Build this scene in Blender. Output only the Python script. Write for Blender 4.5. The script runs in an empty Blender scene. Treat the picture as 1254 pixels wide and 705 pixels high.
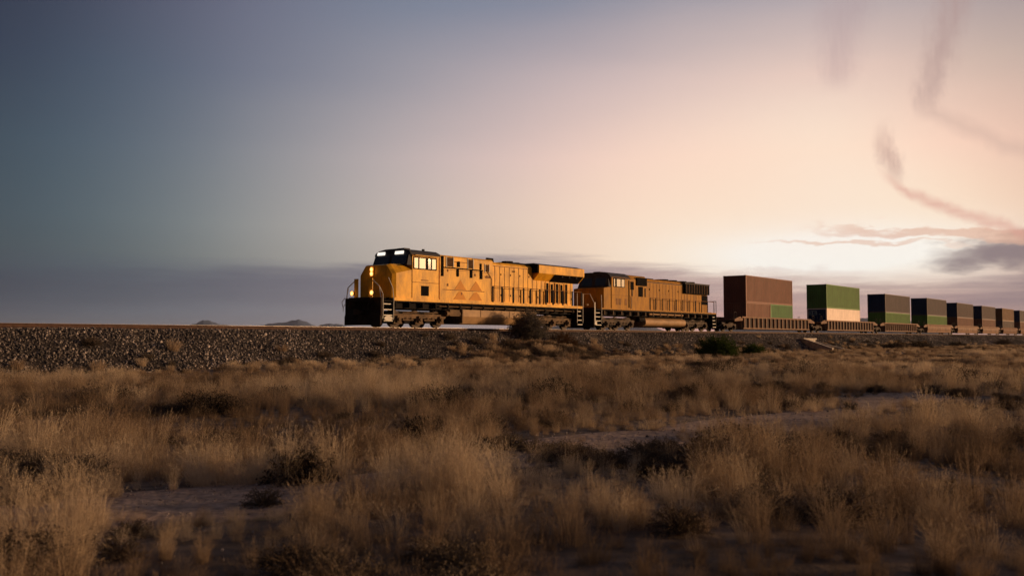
import bpy, math, random
import numpy as np
from mathutils import Vector, Matrix, noise
R = math.radians
random.seed(7)
scene = bpy.context.scene
COL = scene.collection

# ------------------------------------------------------------------ frame of reference
TH = R(38.54)                       # direction of the railway, seen from above, right of +Y
SN, CS = math.sin(TH), math.cos(TH)
DT = 40.05                          # distance from the photographer's spot to the track centre
RAILZ = 2.0                         # top of rail
CAMZ = 1.4
def W(s, D, z=0.0):                 # s metres along the track, D metres away from the camera
    return Vector((s*SN - D*CS, s*CS + D*SN, z))
TROT = math.atan2(CS, SN)

# ------------------------------------------------------------------ materials
MATS = {}
def lin(c):
    return tuple(((v/255.0)/12.92 if v/255.0 <= .04045 else (((v/255.0)+.055)/1.055)**2.4) for v in c)
def nn(nt, t, **kw):
    n = nt.nodes.new(t)
    for k, v in kw.items(): setattr(n, k, v)
    return n
def mat(name, base, rough=.6, metal=0., var=.15, scale=2.0, dirt=None, dirtamt=.4, dscale=(1,1,1), bump=0., bscale=30., spec=.22):
    """procedural paint: two octaves of tone variation, streaky dirt, fine bump"""
    if name in MATS: return MATS[name]
    m = bpy.data.materials.new(name); m.use_nodes = True
    nt = m.node_tree; L = nt.links
    b = nt.nodes['Principled BSDF']
    b.inputs['Roughness'].default_value = rough
    b.inputs['Metallic'].default_value = metal
    b.inputs['Specular IOR Level'].default_value = spec
    tc = nn(nt, 'ShaderNodeTexCoord')
    n1 = nn(nt, 'ShaderNodeTexNoise'); n1.inputs['Scale'].default_value = scale; n1.inputs['Detail'].default_value = 6
    L.new(tc.outputs['Object'], n1.inputs['Vector'])
    r1 = nn(nt, 'ShaderNodeMapRange'); r1.inputs['From Min'].default_value = .3; r1.inputs['From Max'].default_value = .7
    r1.inputs['To Min'].default_value = 1-var; r1.inputs['To Max'].default_value = 1+var
    L.new(n1.outputs['Fac'], r1.inputs['Value'])
    mul = nn(nt, 'ShaderNodeVectorMath', operation='SCALE')
    mul.inputs[0].default_value = base
    L.new(r1.outputs['Result'], mul.inputs['Scale'])
    out = mul.outputs[0]
    if dirt:
        mp = nn(nt, 'ShaderNodeMapping'); mp.inputs['Scale'].default_value = dscale
        L.new(tc.outputs['Object'], mp.inputs['Vector'])
        n2 = nn(nt, 'ShaderNodeTexNoise'); n2.inputs['Scale'].default_value = 1.7; n2.inputs['Detail'].default_value = 9; n2.inputs['Roughness'].default_value = .65
        L.new(mp.outputs[0], n2.inputs['Vector'])
        r2 = nn(nt, 'ShaderNodeMapRange'); r2.inputs['From Min'].default_value = .42; r2.inputs['From Max'].default_value = .72
        r2.inputs['To Max'].default_value = dirtamt
        L.new(n2.outputs['Fac'], r2.inputs['Value'])
        mx = nn(nt, 'ShaderNodeMix', data_type='RGBA'); mx.inputs[7].default_value = (*dirt, 1)
        L.new(r2.outputs['Result'], mx.inputs[0]); L.new(out, mx.inputs[6]); out = mx.outputs[2]
    L.new(out, b.inputs['Base Color'])
    if bump:
        n3 = nn(nt, 'ShaderNodeTexNoise'); n3.inputs['Scale'].default_value = bscale; n3.inputs['Detail'].default_value = 5
        L.new(tc.outputs['Object'], n3.inputs['Vector'])
        bp = nn(nt, 'ShaderNodeBump'); bp.inputs['Strength'].default_value = bump; bp.inputs['Distance'].default_value = .05
        L.new(n3.outputs['Fac'], bp.inputs['Height']); L.new(bp.outputs[0], b.inputs['Normal'])
    MATS[name] = m
    return m
def emit(name, col, st):
    m = bpy.data.materials.new(name); m.use_nodes = True
    b = m.node_tree.nodes['Principled BSDF']
    b.inputs['Base Color'].default_value = (.8, .8, .8, 1)
    b.inputs['Emission Color'].default_value = (*col, 1); b.inputs['Emission Strength'].default_value = st
    return m

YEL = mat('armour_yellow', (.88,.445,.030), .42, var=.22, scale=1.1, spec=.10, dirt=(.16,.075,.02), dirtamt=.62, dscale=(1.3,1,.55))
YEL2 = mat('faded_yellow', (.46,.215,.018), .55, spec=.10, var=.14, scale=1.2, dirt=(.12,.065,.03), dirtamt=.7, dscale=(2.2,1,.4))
ROOF = mat('roof_grey', (.05,.048,.055), .6, var=.2, dirt=(.04,.03,.025), spec=.12)
DARK = mat('frame_black', (.014,.011,.010), .7, var=.3, spec=.06)
GRILLE = mat('grille_black', (.006,.005,.005), .8, var=.3, spec=.04)
SEAM = mat('seam_brown', (.22,.10,.03), .7, var=.3)
GRIME = mat('dusty_steel', (.17,.105,.055), .75, var=.3, scale=3, dirt=(.05,.035,.025), dirtamt=.7, bump=.2)
TANK = mat('dusty_tank', (.42,.26,.13), .6, var=.18, scale=1.2, dirt=(.16,.1,.06), dirtamt=.6, dscale=(.7,1,1.5))
WHITE = mat('handrail_white', (.62,.58,.50), .5, var=.1)
STEEL = mat('wheel_steel', (.045,.03,.024), .6, .3, var=.3)
EMB = mat('emblem_ochre', (.60,.235,.014), .5, var=.12, spec=.10)
RUST = mat('rail_rust', (.075,.040,.028), .7, .2, var=.3, scale=6, bump=.2)
RAILTOP = mat('rail_shine', (.55,.5,.46), .3, .9, var=.1)
TIE = mat('sleeper_wood', (.09,.06,.045), .9, var=.3, scale=5, bump=.4)
LAMPW = emit('board_glow', (1,.90,.78), 1.15)
LAMPO = emit('headlight_glow', (1,.50,.14), 3.2)
HALO = emit('halo_glow', (1,.38,.06), 1.3)  # added orange ring that paints the glare around each lamp lens
LAMPS = emit('step_glow', (1,.72,.35), 6.0)
def glassm():
    m = bpy.data.materials.new('cab_glass'); m.use_nodes = True
    b = m.node_tree.nodes['Principled BSDF']
    b.inputs['Base Color'].default_value = (.02,.03,.05,1); b.inputs['Roughness'].default_value = .06
    b.inputs['Specular IOR Level'].default_value = .9
    return m
GLASS = glassm()
def skyreflm():
    m = bpy.data.materials.new('sky_reflection_cream'); m.use_nodes = True
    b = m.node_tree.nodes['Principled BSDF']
    b.inputs['Base Color'].default_value = (.44,.35,.22,1); b.inputs['Roughness'].default_value = .35  # cream base stands in for bright sky reflected in the panes
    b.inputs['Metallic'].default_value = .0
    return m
SKYREFL = skyreflm()

# ------------------------------------------------------------------ mesh builder
class MB:
    def __init__(self): self.v = []; self.f = []; self.m = []
    def add(self, vs, fs, mi=0):
        o = len(self.v); self.v += [tuple(p) for p in vs]
        for f in fs: self.f.append([o+i for i in f]); self.m.append(mi)
        return self
    def box(self, x0, x1, y0, y1, z0, z1, mi=0):
        vs = [(x,y,z) for x in (x0,x1) for y in (y0,y1) for z in (z0,z1)]
        return self.add(vs, [(0,1,3,2),(4,6,7,5),(0,4,5,1),(2,3,7,6),(0,2,6,4),(1,5,7,3)], mi)
    def prism(self, prof, a, b, axis='x', mi=0):
        n = len(prof)
        def mk(p, t):
            if axis == 'x': return (t, p[0], p[1])      # prof in (y,z)
            if axis == 'y': return (p[0], t, p[1])      # prof in (x,z)
            return (p[0], p[1], t)                      # prof in (x,y)
        vs = [mk(p,a) for p in prof] + [mk(p,b) for p in prof]
        fs = [tuple(range(n))[::-1], tuple(range(n,2*n))] + [(i,(i+1)%n,n+(i+1)%n,n+i) for i in range(n)]
        return self.add(vs, fs, mi)
    def hexa(self, lo, hi, mi=0):                       # two quads joined
        return self.add(list(lo)+list(hi), [(3,2,1,0),(4,5,6,7),(0,1,5,4),(1,2,6,5),(2,3,7,6),(3,0,4,7)], mi)
    def cyl(self, p0, p1, r, seg=12, mi=0, r1=None):
        p0 = Vector(p0); p1 = Vector(p1); d = (p1-p0).normalized()
        u = d.orthogonal().normalized(); w = d.cross(u)
        if r1 is None: r1 = r
        vs = []
        for p, rr in ((p0,r),(p1,r1)):
            for i in range(seg):
                a = 2*math.pi*i/seg
                vs.append(p + (u*math.cos(a)+w*math.sin(a))*rr)
        fs = [tuple(range(seg))[::-1], tuple(range(seg,2*seg))] + [(i,(i+1)%seg,seg+(i+1)%seg,seg+i) for i in range(seg)]
        return self.add(vs, fs, mi)
    def tube(self, pts, r, seg=6, mi=0):
        for a, b in zip(pts[:-1], pts[1:]): self.cyl(a, b, r, seg, mi)
        return self
    def build(self, name, mats, parent=None, recalc=True):
        me = bpy.data.meshes.new(name)
        me.from_pydata(self.v, [], self.f)
        if not isinstance(mats, (list,tuple)): mats = [mats]
        for m in mats: me.materials.append(m)
        me.polygons.foreach_set('material_index', self.m)
        if recalc:
            import bmesh
            bm = bmesh.new(); bm.from_mesh(me); bmesh.ops.recalc_face_normals(bm, faces=bm.faces); bm.to_mesh(me); bm.free()
        o = bpy.data.objects.new(name, me); COL.objects.link(o)
        if parent: o.parent = parent
        return o
def tag(o, label=None, cat=None, group=None, kind=None):
    if label: o['label'] = label
    if cat: o['category'] = cat
    if group: o['group'] = group
    if kind: o['kind'] = kind
    return o
def empty(name, loc, rz=0.):
    o = bpy.data.objects.new(name, None); COL.objects.link(o)
    o.location = loc; o.rotation_euler = (0,0,rz); o.empty_display_size = .5
    return o
def smooth(o, ang=35):
    for p in o.data.polygons: p.use_smooth = True
    try: o.data.set_sharp_from_angle(angle=R(ang))
    except Exception: pass

# ------------------------------------------------------------------ rolling stock parts
def truck(parent, xs, wheel_r, name='truck', mats=None, half=1.12):
    """bogie: side frames with pedestals and journal boxes, springs, wheels as sub-parts"""
    g = mats or GRIME
    x0, x1 = xs[0], xs[-1]
    m = MB()
    for sy in (-1, 1):
        ya, yb = sorted((sy*half, sy*(half-.14)))
        top = wheel_r+.30
        m.prism([(x0-.55,top-.12),(x0-.5,top),(x1+.5,top),(x1+.55,top-.12),(x1+.42,top-.26),(x0-.42,top-.26)], ya, yb, 'y')
        for x in xs:                                    # tapered pedestals, broad at the foot
            yc, yd = sorted((sy*(half+.02), sy*(half-.12)))
            m.prism([(x-.17,top-.2),(x+.17,top-.2),(x+.36,.22),(x-.36,.22)], yc, yd, 'y')
            ye, yf = sorted((sy*(half+.14), sy*(half+.0)))
            m.box(x-.15,x+.15,ye,yf,wheel_r-.22,wheel_r+.18)
            m.cyl((x,sy*(half+.12),wheel_r-.03),(x,sy*(half+.2),wheel_r-.03),.11,10)
        for a, b in zip(xs[:-1], xs[1:]):
            c = (a+b)/2
            for k in (-.22,.22):
                m.cyl((c+k,sy*(half-.05),.5),(c+k,sy*(half-.05),top-.2),.12,8)
            m.box(c-.45,c+.45,*sorted((sy*(half-.02),sy*(half-.16))),.42,.52)
            m.tube([(a+.3,sy*(half+.08),top+.05),(b-.3,sy*(half+.08),top+.1)],.04)
    m.box((x0+x1)/2-.3,(x0+x1)/2+.3,-1.0,1.0,.5,top+.1,1)
    if len(xs) == 3:
        m.box(x0-.35,x1+.35,-.66,.66,.34,1.0,1)
        for a, b in zip(xs[:-1], xs[1:]): m.box((a+b)/2-.22,(a+b)/2+.22,-.98,.98,.27,.85,1)
    t = m.build(name, [g, DARK], parent)
    for x in xs:
        w = MB()
        w.cyl((x,-.80,wheel_r),(x,.80,wheel_r),.09,8)
        for sy in (-1,1):
            w.cyl((x,sy*.70,wheel_r),(x,sy*.83,wheel_r),wheel_r,28)
            w.cyl((x,sy*.67,wheel_r),(x,sy*.70,wheel_r),wheel_r+.03,28)
            w.cyl((x,sy*.83,wheel_r),(x,sy*.87,wheel_r),.16,12)
        smooth(w.build('wheelset', STEEL, t))
    return t

def coupler(parent, x, d):
    m = MB()
    m.box(*sorted((x, x+d*.55)), -.10,.10,.78,.98).box(*sorted((x+d*.45, x+d*.85)), -.17,.17,.72,1.02)
    return m.build('coupler', STEEL, parent)

def lampset(parent, name, x, y, z, r, mt, watts, col, rad=.05, two=False):
    """housing, glowing lens and the light it throws"""
    h = MB(); ls = []
    zs = (z-.13, z+.13) if two else (z,)
    if two: h.box(x-.04, x+.12, y-.17, y+.17, z-.33, z+.33)
    for q in zs:
        h.cyl((x-.06,y,q),(x+.08,y,q),r+.03,16)
        l = MB(); l.cyl((x-.085,y,q),(x-.070,y,q),r*.72,16); ls.append(l)
        ring = MB(); ring.cyl((x-.070,y,q),(x-.058,y,q),r*1.45,18); ls.append(ring)
    ho = h.build(name, YEL if two else DARK, parent)
    for k_,q_ in enumerate(ls): q_.build('halo_ring' if k_%2 else 'lens', HALO if k_%2 else mt, ho)
    ld = bpy.data.lights.new('lamp_light', 'POINT'); ld.energy = watts; ld.color = col; ld.shadow_soft_size = rad
    lob = bpy.data.objects.new('lamp_light', ld); COL.objects.link(lob); lob.parent = ho; lob.location = (x-.28,y,z)
    return ho

def stair(parent, x0, x1, sy, ztop, n=4):
    """step well at a corner with white edged treads and two curved grab rails"""
    m = MB()
    m.box(x0-.02,x0+.02,*sorted((sy*1.1,sy*1.54)),.35,ztop)
    m.box(x1-.02,x1+.02,*sorted((sy*1.1,sy*1.54)),.35,ztop)
    for i in range(n):
        z = .36+i*(ztop-.36)/n
        m.box(x0,x1,*sorted((sy*1.12,sy*(1.53-.03*i))),z,z+.03)
        m.box(x0+.02,x1-.02,*sorted((sy*(1.535-.03*i),sy*(1.55-.03*i))),z-.015,z+.045,1)
    return m.build('steps', [DARK, WHITE], parent)

def railing(parent, pts, y, z0, h, mt=None, r=.022, post=.075):
    m = MB()
    zt = z0+h
    m.tube([(p,y,zt) for p in pts], r, 6, 1)
    for p in pts: m.box(p-post,p+post,y-.02,y+.02,z0,zt,0)  # posts widened so the shadows beside them are part of the shape
    return m.build('handrail', [DARK, SEAM] if mt is None else [mt,mt], parent)

# ------------------------------------------------------------------ lead locomotive
def lead_loco(s0):
    t = empty('locomotive', W(s0,DT,RAILZ), TROT)
    tag(t, 'bright yellow lead diesel locomotive with its headlights lit, at the head of the freight train', 'locomotive')
    L = 20.6
    m = MB()
    m.box(.3,L-.2,-1.2,1.2,1.12,1.50,0)
    m.box(.15,L,-1.52,1.52,1.49,1.56,0)
    for x in np.arange(1.2, L-.6, 1.13):                          # brackets under the walkway
        m.box(x,x+.09,-1.50,-1.22,1.18,1.49,0); m.box(x,x+.09,1.22,1.50,1.18,1.49,0)
    m.tube([(5,-1.42,1.33),(L-1,-1.42,1.33)],.035,6,1)
    m.tube([(6.2,-1.47,1.42),(L-3,-1.47,1.42)],.025,6,0)
    m.build('underframe', [DARK,GRIME], t)
    m = MB(); m.box(1.05,L-.1,-1.555,1.555,1.56,1.74)
    m.build('sill', YEL, t)
    # pilot and plough
    m = MB()
    m.box(0.0,.16,-1.53,1.53,.62,1.72)
    m.prism([(-1.53,.14),(1.53,.14),(1.53,.66),(-1.53,.66)],-.05,.06,'x')
    m.hexa([(-.55,0,.12),(-.05,-1.53,.12),(-.02,-1.53,.75),(-.28,0,.75)],[(-.45,0,.12),(.05,-1.45,.12),(.05,-1.45,.75),(-.15,0,.75)])
    m.hexa([(-.55,0,.12),(-.05,1.53,.12),(-.02,1.53,.75),(-.28,0,.75)],[(-.45,0,.12),(.05,1.45,.12),(.05,1.45,.75),(-.15,0,.75)])
    for y in (-1.1,-.55,.55,1.1): m.tube([(-.03,y,1.5),(-.12,y,1.25),(-.1,y,.95)],.03,6)
    m.box(-.28,.0,-.9,.9,1.50,1.74)
    m.build('pilot', mat('pilot_grime', (.045,.028,.02), .8, var=.4, spec=.08), t)
    coupler(t, 0, -1)
    coupler(t, L, 1)
    m = MB(); m.box(.1,1.1,-1.1,1.1,1.56,1.74); m.build('front_platform', DARK, t)
    for sy in (-1,1): stair(t,.2,.95,sy,1.66)
    for sy in (-1,1):
        m = MB()
        m.tube([(.98,sy*1.55,.45),(1.0,sy*1.55,1.6),(.95,sy*1.5,2.3),(.75,sy*1.35,2.9)],.03)
        m.tube([(.06,sy*1.50,1.55),(.04,sy*1.35,2.35),(.08,sy*.75,2.75)],.03)
        m.tube([(.16,sy*1.54,.5),(.14,sy*1.54,1.9),(.08,sy*1.36,2.3)],.03)
        m.build('grab_rails', WHITE, t)
    for y in (-.62,.62):
        m = MB(); m.box(.02,.07,y-.16,y+.16,1.74,2.85); m.build('end_door_plate', YEL, t)
    # mirror like marker posts on the far front corner
    m = MB(); m.tube([(-.05,1.45,1.4),(-.18,1.5,1.2),(-.18,1.5,.95)],.02); m.tube([(-.02,1.53,1.75),(-.2,1.6,1.5),(-.12,1.6,1.2)],.02); m.build('brake_hose', WHITE, t)
    # nose: chamfered top corners, leaning front
    prof = lambda k: [(-1.45*k,1.74),(1.45*k,1.74),(1.45*k,3.12),(.95*k,3.68),(-.95*k,3.68),(-1.45*k,3.12)]
    a = [(.95,y,z) for y,z in prof(1)]; 
    a = [(1.02-.0*z, y*.93, z) for (_,y,z) in [(0,)+p for p in prof(1)]]
    b = [(2.5,y,z+(.32 if z>2 else 0)*(1 if abs(y)>1.2 else .45)) for y,z in prof(1.035)]
    c = [(1.25,y,z+(.06 if z>2 else 0)) for y,z in prof(1.02)]
    m = MB()
    m.add(a+c+b, [(0,1,2,3,4,5)[::-1]]+[(i,(i+1)%6,6+(i+1)%6,6+i) for i in range(6)]+[(6+i,6+(i+1)%6,12+(i+1)%6,12+i) for i in range(6)]+[(12,13,14,15,16,17)])
    n = m.build('nose', YEL, t)
    d = MB(); d.box(.985,1.03,-.42,.22,1.8,3.15); d.box(.96,.985,-.36,-.3,2.3,2.55)
    d.build('nose_door', YEL, n)
    lampset(t,'headlight',1.0,.30,3.32,.10,LAMPO,1.3,(1,.5,.16),two=True)
    for y in (-.80,.88): lampset(t,'ditch_light',.0,y,2.0,.10,LAMPO,1.3,(1,.5,.16))
    for y in (-1.0,1.0):
        l = MB(); l.cyl((.04,y*1.42,.53),(.09,y*1.42,.53),.07,12); l.build('step_light', LAMPS, t)
    m = MB(); m.cyl((.45,-1.47,.52),(.45,-1.50,.52),.001,4); m.prism([(.3+.33*math.cos(a)+.25,.52+.15*math.sin(a)) for a in np.linspace(0,2*math.pi,17)[:-1]],-1.59,-1.56,'y'); m.build('kick_plate', WHITE, t)
    # cab
    m = MB()
    cabp = [(-1.52,1.74),(1.52,1.74),(1.52,4.36),(-1.52,4.36)]
    m.prism(cabp, 2.52, 4.85, 'x', 0)
    # side seams, small square opening, louvre
    for sy in (-1,1):
        y0,y1 = sorted((sy*1.52, sy*1.527))
        m.box(2.55,4.85,y0,y1,2.70,2.73,1); m.box(4.83,4.86,y0,y1,1.8,4.3,1); m.box(2.52,2.545,y0,y1,1.8,3.9,1)
        y0,y1 = sorted((sy*1.52, sy*1.532))
        m.box(3.28,3.95,y0,y1,1.92,2.52,2)
        m.box(3.3,3.9,*sorted((sy*1.534,sy*1.56)),2.84,2.88,1)
    cab = m.build('cab', [YEL,SEAM,GRILLE], t)
    # windscreen wedge (dark) with two panes
    m = MB()
    m.hexa([(2.10,-1.5,3.72),(2.10,1.5,3.72),(2.52,1.5,3.72),(2.52,-1.5,3.72)],[(2.40,-1.42,4.62),(2.40,1.42,4.62),(2.52,1.42,4.62),(2.52,-1.42,4.62)])
    m.build('windscreen_surround', ROOF, cab)
    for sy in (-1,1):
        m = MB()
        f = lambda z: 2.10+(z-3.72)/3.0
        ya, yb = sorted((sy*.12, sy*1.36))
        m.hexa([(f(3.78)-.03,ya,3.78),(f(3.78)-.03,yb,3.78),(f(3.78)+.02,yb,3.78),(f(3.78)+.02,ya,3.78)],[(f(4.32)-.03,ya,4.32),(f(4.32)-.03,yb,4.32),(f(4.32)+.02,yb,4.32),(f(4.32)+.02,ya,4.32)])
        m.build('windscreen', GLASS, cab)
        m = MB(); ya, yb = (-.98,-.30) if sy<0 else (.62,1.22)
        m.hexa([(2.30-.06,ya,4.41),(2.30-.06,yb,4.41),(2.42,yb,4.41),(2.42,ya,4.41)],[(2.36-.06,ya,4.60),(2.36-.06,yb,4.60),(2.42,yb,4.60),(2.42,ya,4.60)])
        m.build('number_board', LAMPW, cab)
    # roof with rounded shoulders
    m = MB()
    rp = [(-1.56,4.36),(1.56,4.36),(1.50,4.52),(1.15,4.68),(.6,4.76),(-.6,4.76),(-1.15,4.68),(-1.50,4.52)]
    m.prism(rp, 2.36, 4.95, 'x'); m.box(3.0,3.5,-.35,.25,4.76,4.86); m.cyl((3.9,.5,4.7),(3.9,.5,4.92),.12,10); m.cyl((4.4,-.6,4.7),(4.4,-.6,4.86),.09,8)
    m.build('cab_roof', ROOF, t)
    for sy in (-1,1):
        m = MB(); y0,y1 = sorted((sy*1.522, sy*1.55))
        m.box(2.62,4.62,y0,y1,3.50,3.56); m.box(2.62,4.62,y0,y1,4.18,4.24); m.box(2.62,2.68,y0,y1,3.5,4.24); m.box(4.56,4.62,y0,y1,3.5,4.24)
        for x in (3.02,3.78,4.12): m.box(x-(.12 if x==3.78 else 0),x+.09,y0,y1,3.56,4.18)
        wf = m.build('side_window', DARK, cab)
        for a,b,g in ((2.68,3.02,SKYREFL),(3.11,3.78,SKYREFL),(3.87,4.12,GLASS),(4.21,4.56,SKYREFL)):
            q = MB(); y2,y3 = sorted((sy*1.523, sy*1.535)); q.box(a,b,y2,y3,3.56,4.18); q.build('pane', g, wf)
        q = MB(); q.box(2.6,4.7,*sorted((sy*1.53,sy*1.72)),4.30,4.34); q.build('sunshade', YEL, cab)
    # equipment body, full width
    m = MB()
    m.prism([(-1.50,1.74),(1.50,1.74),(1.50,4.42),(1.38,4.52),(-1.38,4.52),(-1.50,4.42)], 4.95, 10.05, 'x', 0)
    m.box(4.86,4.95,-1.35,1.35,1.74,4.4,1)
    for sy in (-1,1):
        y0,y1 = sorted((sy*1.50, sy*1.512))
        # louvred openings in the upper band (thin dark panels with slats)
        for a,b,z0,z1 in ((5.55,6.15,3.83,4.40),(7.55,8.05,3.83,4.40),(9.25,9.65,3.72,4.16)):
            m.box(a,b,y0,y1,z0,z1,2)
            for z in np.arange(z0+.05,z1-.03,.08): m.box(a+.02,b-.02,*sorted((sy*1.512,sy*1.53)),z,z+.025,1)
            for xx in (a-.05,b): m.box(xx,xx+.05,*sorted((sy*1.50,sy*1.54)),z0-.05,z1+.05,3)
        for a,z0,z1,w in ((5.08,3.2,4.45,.16),(6.55,3.85,4.2,.2),(6.5,3.25,3.7,.16),(7.78,3.22,3.75,.18),(8.75,3.8,4.2,.12),(8.75,3.2,3.72,.20)):
            m.box(a,a+w,*sorted((sy*1.50,sy*1.56)),z0,z1,2)
        m.box(5.2,9.0,*sorted((sy*1.50,sy*1.58)),3.72,3.78,2)
        m.box(6.2,7.5,*sorted((sy*1.515,sy*1.54)),4.14,4.17,1)
        m.box(5.05,10.0,y0,y1,3.62,3.64,1); m.box(5.2,9.2,y0,y1,2.36,2.40,1); m.box(6.55,6.57,y0,y1,3.2,3.7,1)
        for x,z in ((5.6,3.5),(5.6,2.6),(8.2,3.35),(9.4,3.3),(6.9,2.1)): m.box(x,x+.12,*sorted((sy*1.50,sy*1.52)),z,z+.16,1)
        m.box(9.25,9.8,y0,y1,3.28,3.42,1)
        m.tube([(9.3,sy*1.54,3.9),(9.9,sy*1.54,3.25),(9.95,sy*1.54,1.8)],.02,6,1)
    m.build('equipment_body', [YEL,SEAM,GRILLE,WHITE], t)
    for sy in (-1,1):
        m = MB(); y0,y1 = sorted((sy*1.502, sy*1.516))
        for cx,hw in ((6.85,.55),(8.35,.60)):
            m.prism([(cx-hw,2.42),(cx+hw,2.42),(cx,3.02)], y0,y1,'y')
            m.prism([(cx-hw-.1,1.8),(cx-hw*.3,2.28),(cx+.05,2.32),(cx+hw*.4,2.2),(cx+hw,1.8)], y0,y1,'y')
        m.build('emblem', EMB, t)
    # long hood, narrow, with doors
    m = MB()
    m.prism([(-1.02,1.74),(1.02,1.74),(1.02,4.30),(.85,4.46),(-.85,4.46),(-1.02,4.30)], 10.05, 20.0, 'x', 0)
    x = 10.3; k = 0
    while x < 19.8:
        for sy in (-1,1):
            m.box(x,x+.035,*sorted((sy*1.02,sy*1.035)),1.85,4.2,1)
            if k%2==0: m.box(x+.12,x+.17,*sorted((sy*1.02,sy*1.05)),2.2,2.32,2); m.box(x+.12,x+.17,*sorted((sy*1.02,sy*1.05)),3.6,3.72,2)
        x += .52; k += 1
    for sy in (-1,1):
        m.box(10.1,15,*sorted((sy*1.02,sy*1.04)),4.18,4.22,1); m.box(12.7,13,*sorted((sy*1.02,sy*1.05)),3.9,3.97,2)
        for i,x in enumerate((16.55,17.1,17.75,18.3,18.9)):
            h = 3.32-.06*(i%2)
            m.box(x,x+.30,*sorted((sy*1.02,sy*1.055)),1.92,h,2)
            m.box(x-.06,x,*sorted((sy*1.02,sy*1.08)),1.88,h+.06,0); m.box(x+.30,x+.36,*sorted((sy*1.02,sy*1.08)),1.88,h+.06,0)
            m.box(x,x+.30,*sorted((sy*1.02,sy*1.08)),h,h+.06,0)
    m.build('hood', [YEL,SEAM,GRILLE], t)
    # radiator wings
    m = MB()
    m.prism([(-1.55,3.94),(-1.55,4.50),(-1.25,4.60),(1.25,4.60),(1.55,4.50),(1.55,3.94),(1.03,3.45),(-1.03,3.45)], 15.1, 20.75, 'x', 0)
    m.prism([(-1.49,4.53),(-1.2,4.64),(1.2,4.64),(1.49,4.53),(1.2,4.60),(-1.2,4.60)], 14.9, 20.3, 'x', 1)
    m.box(14.95,15.10,-1.50,1.50,3.95,4.58,2)
    for sy in (-1,1):                                            # slanted grille below the overhang
        y = [sy*v for v in (1.045,1.56)]
        m.hexa([(17.0,sy*1.045,3.42),(20.6,sy*1.045,3.42),(20.6,sy*1.565,3.90),(17.0,sy*1.565,3.90)],[(17.0,sy*1.0,3.47),(20.6,sy*1.0,3.47),(20.6,sy*1.5,3.95),(17.0,sy*1.5,3.95)],2)
        for x in (17.9,18.8,19.7): m.box(x,x+.05,*sorted((sy*1.40,sy*1.57)),3.75,3.94,1)
    m.build('radiator', [YEL,ROOF,GRILLE], t)
    m = MB()
    m.box(10.3,11.3,-.55,.1,4.50,4.62); m.cyl((10.5,-.6,4.66),(11.1,-.6,4.66),.10,10); m.box(12.4,14.6,-.75,.5,4.46,4.60); m.cyl((13.2,-.2,4.55),(13.2,-.2,4.70),.4,14); m.cyl((14.1,-.2,4.55),(14.1,-.2,4.66),.3,14)
    for x in (5.6,6.4,7.3,8.3,9.2): m.box(x,x+.35,-.9,-.4,4.52,4.56)
    m.build('roof_fittings', DARK, t)
    # rails
    for sy in (-1,1):
        railing(t, [10.05,11.0,12.2,13.35,14.15,15.2,15.95,16.8,18.0,19.2,20.4], sy*1.52, 1.74, 1.05)
        stair(t,19.85,20.5,sy,1.66)
        m = MB(); m.tube([(20.55,sy*1.55,.5),(20.55,sy*1.55,2.7)],.028); m.tube([(19.8,sy*1.55,.5),(19.8,sy*1.55,2.7)],.028); m.build('grab_rails', WHITE, t)
    m = MB(); m.box(20.45,20.6,-1.53,1.53,.5,1.72); m.build('rear_pilot', DARK, t)
    # tank
    for sy in (0,):
        m = MB()
        m.prism([(-1.42,1.18),(-1.42,.74),(-1.15,.28),(1.15,.28),(1.42,.74),(1.42,1.18)], 7.15, 14.95, 'x', 0)
        for x in (8.9,11.9): m.box(x,x+.05,-1.435,1.435,.74,1.2,1)
        m.box(7.1,7.2,-1.44,1.44,.3,1.2,1)
        m.build('fuel_tank', [TANK,GRIME], t)
    m = MB(); m.box(6.0,6.9,-1.4,-.9,.75,1.15); m.cyl((5.75,-1.25,.9),(7.0,-1.25,.9),.17,10); m.build('air_reservoir', GRIME, t)
    truck(t, [1.75,3.55,5.4], .52)
    truck(t, [15.45,17.3,19.15], .52)
    return t

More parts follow.
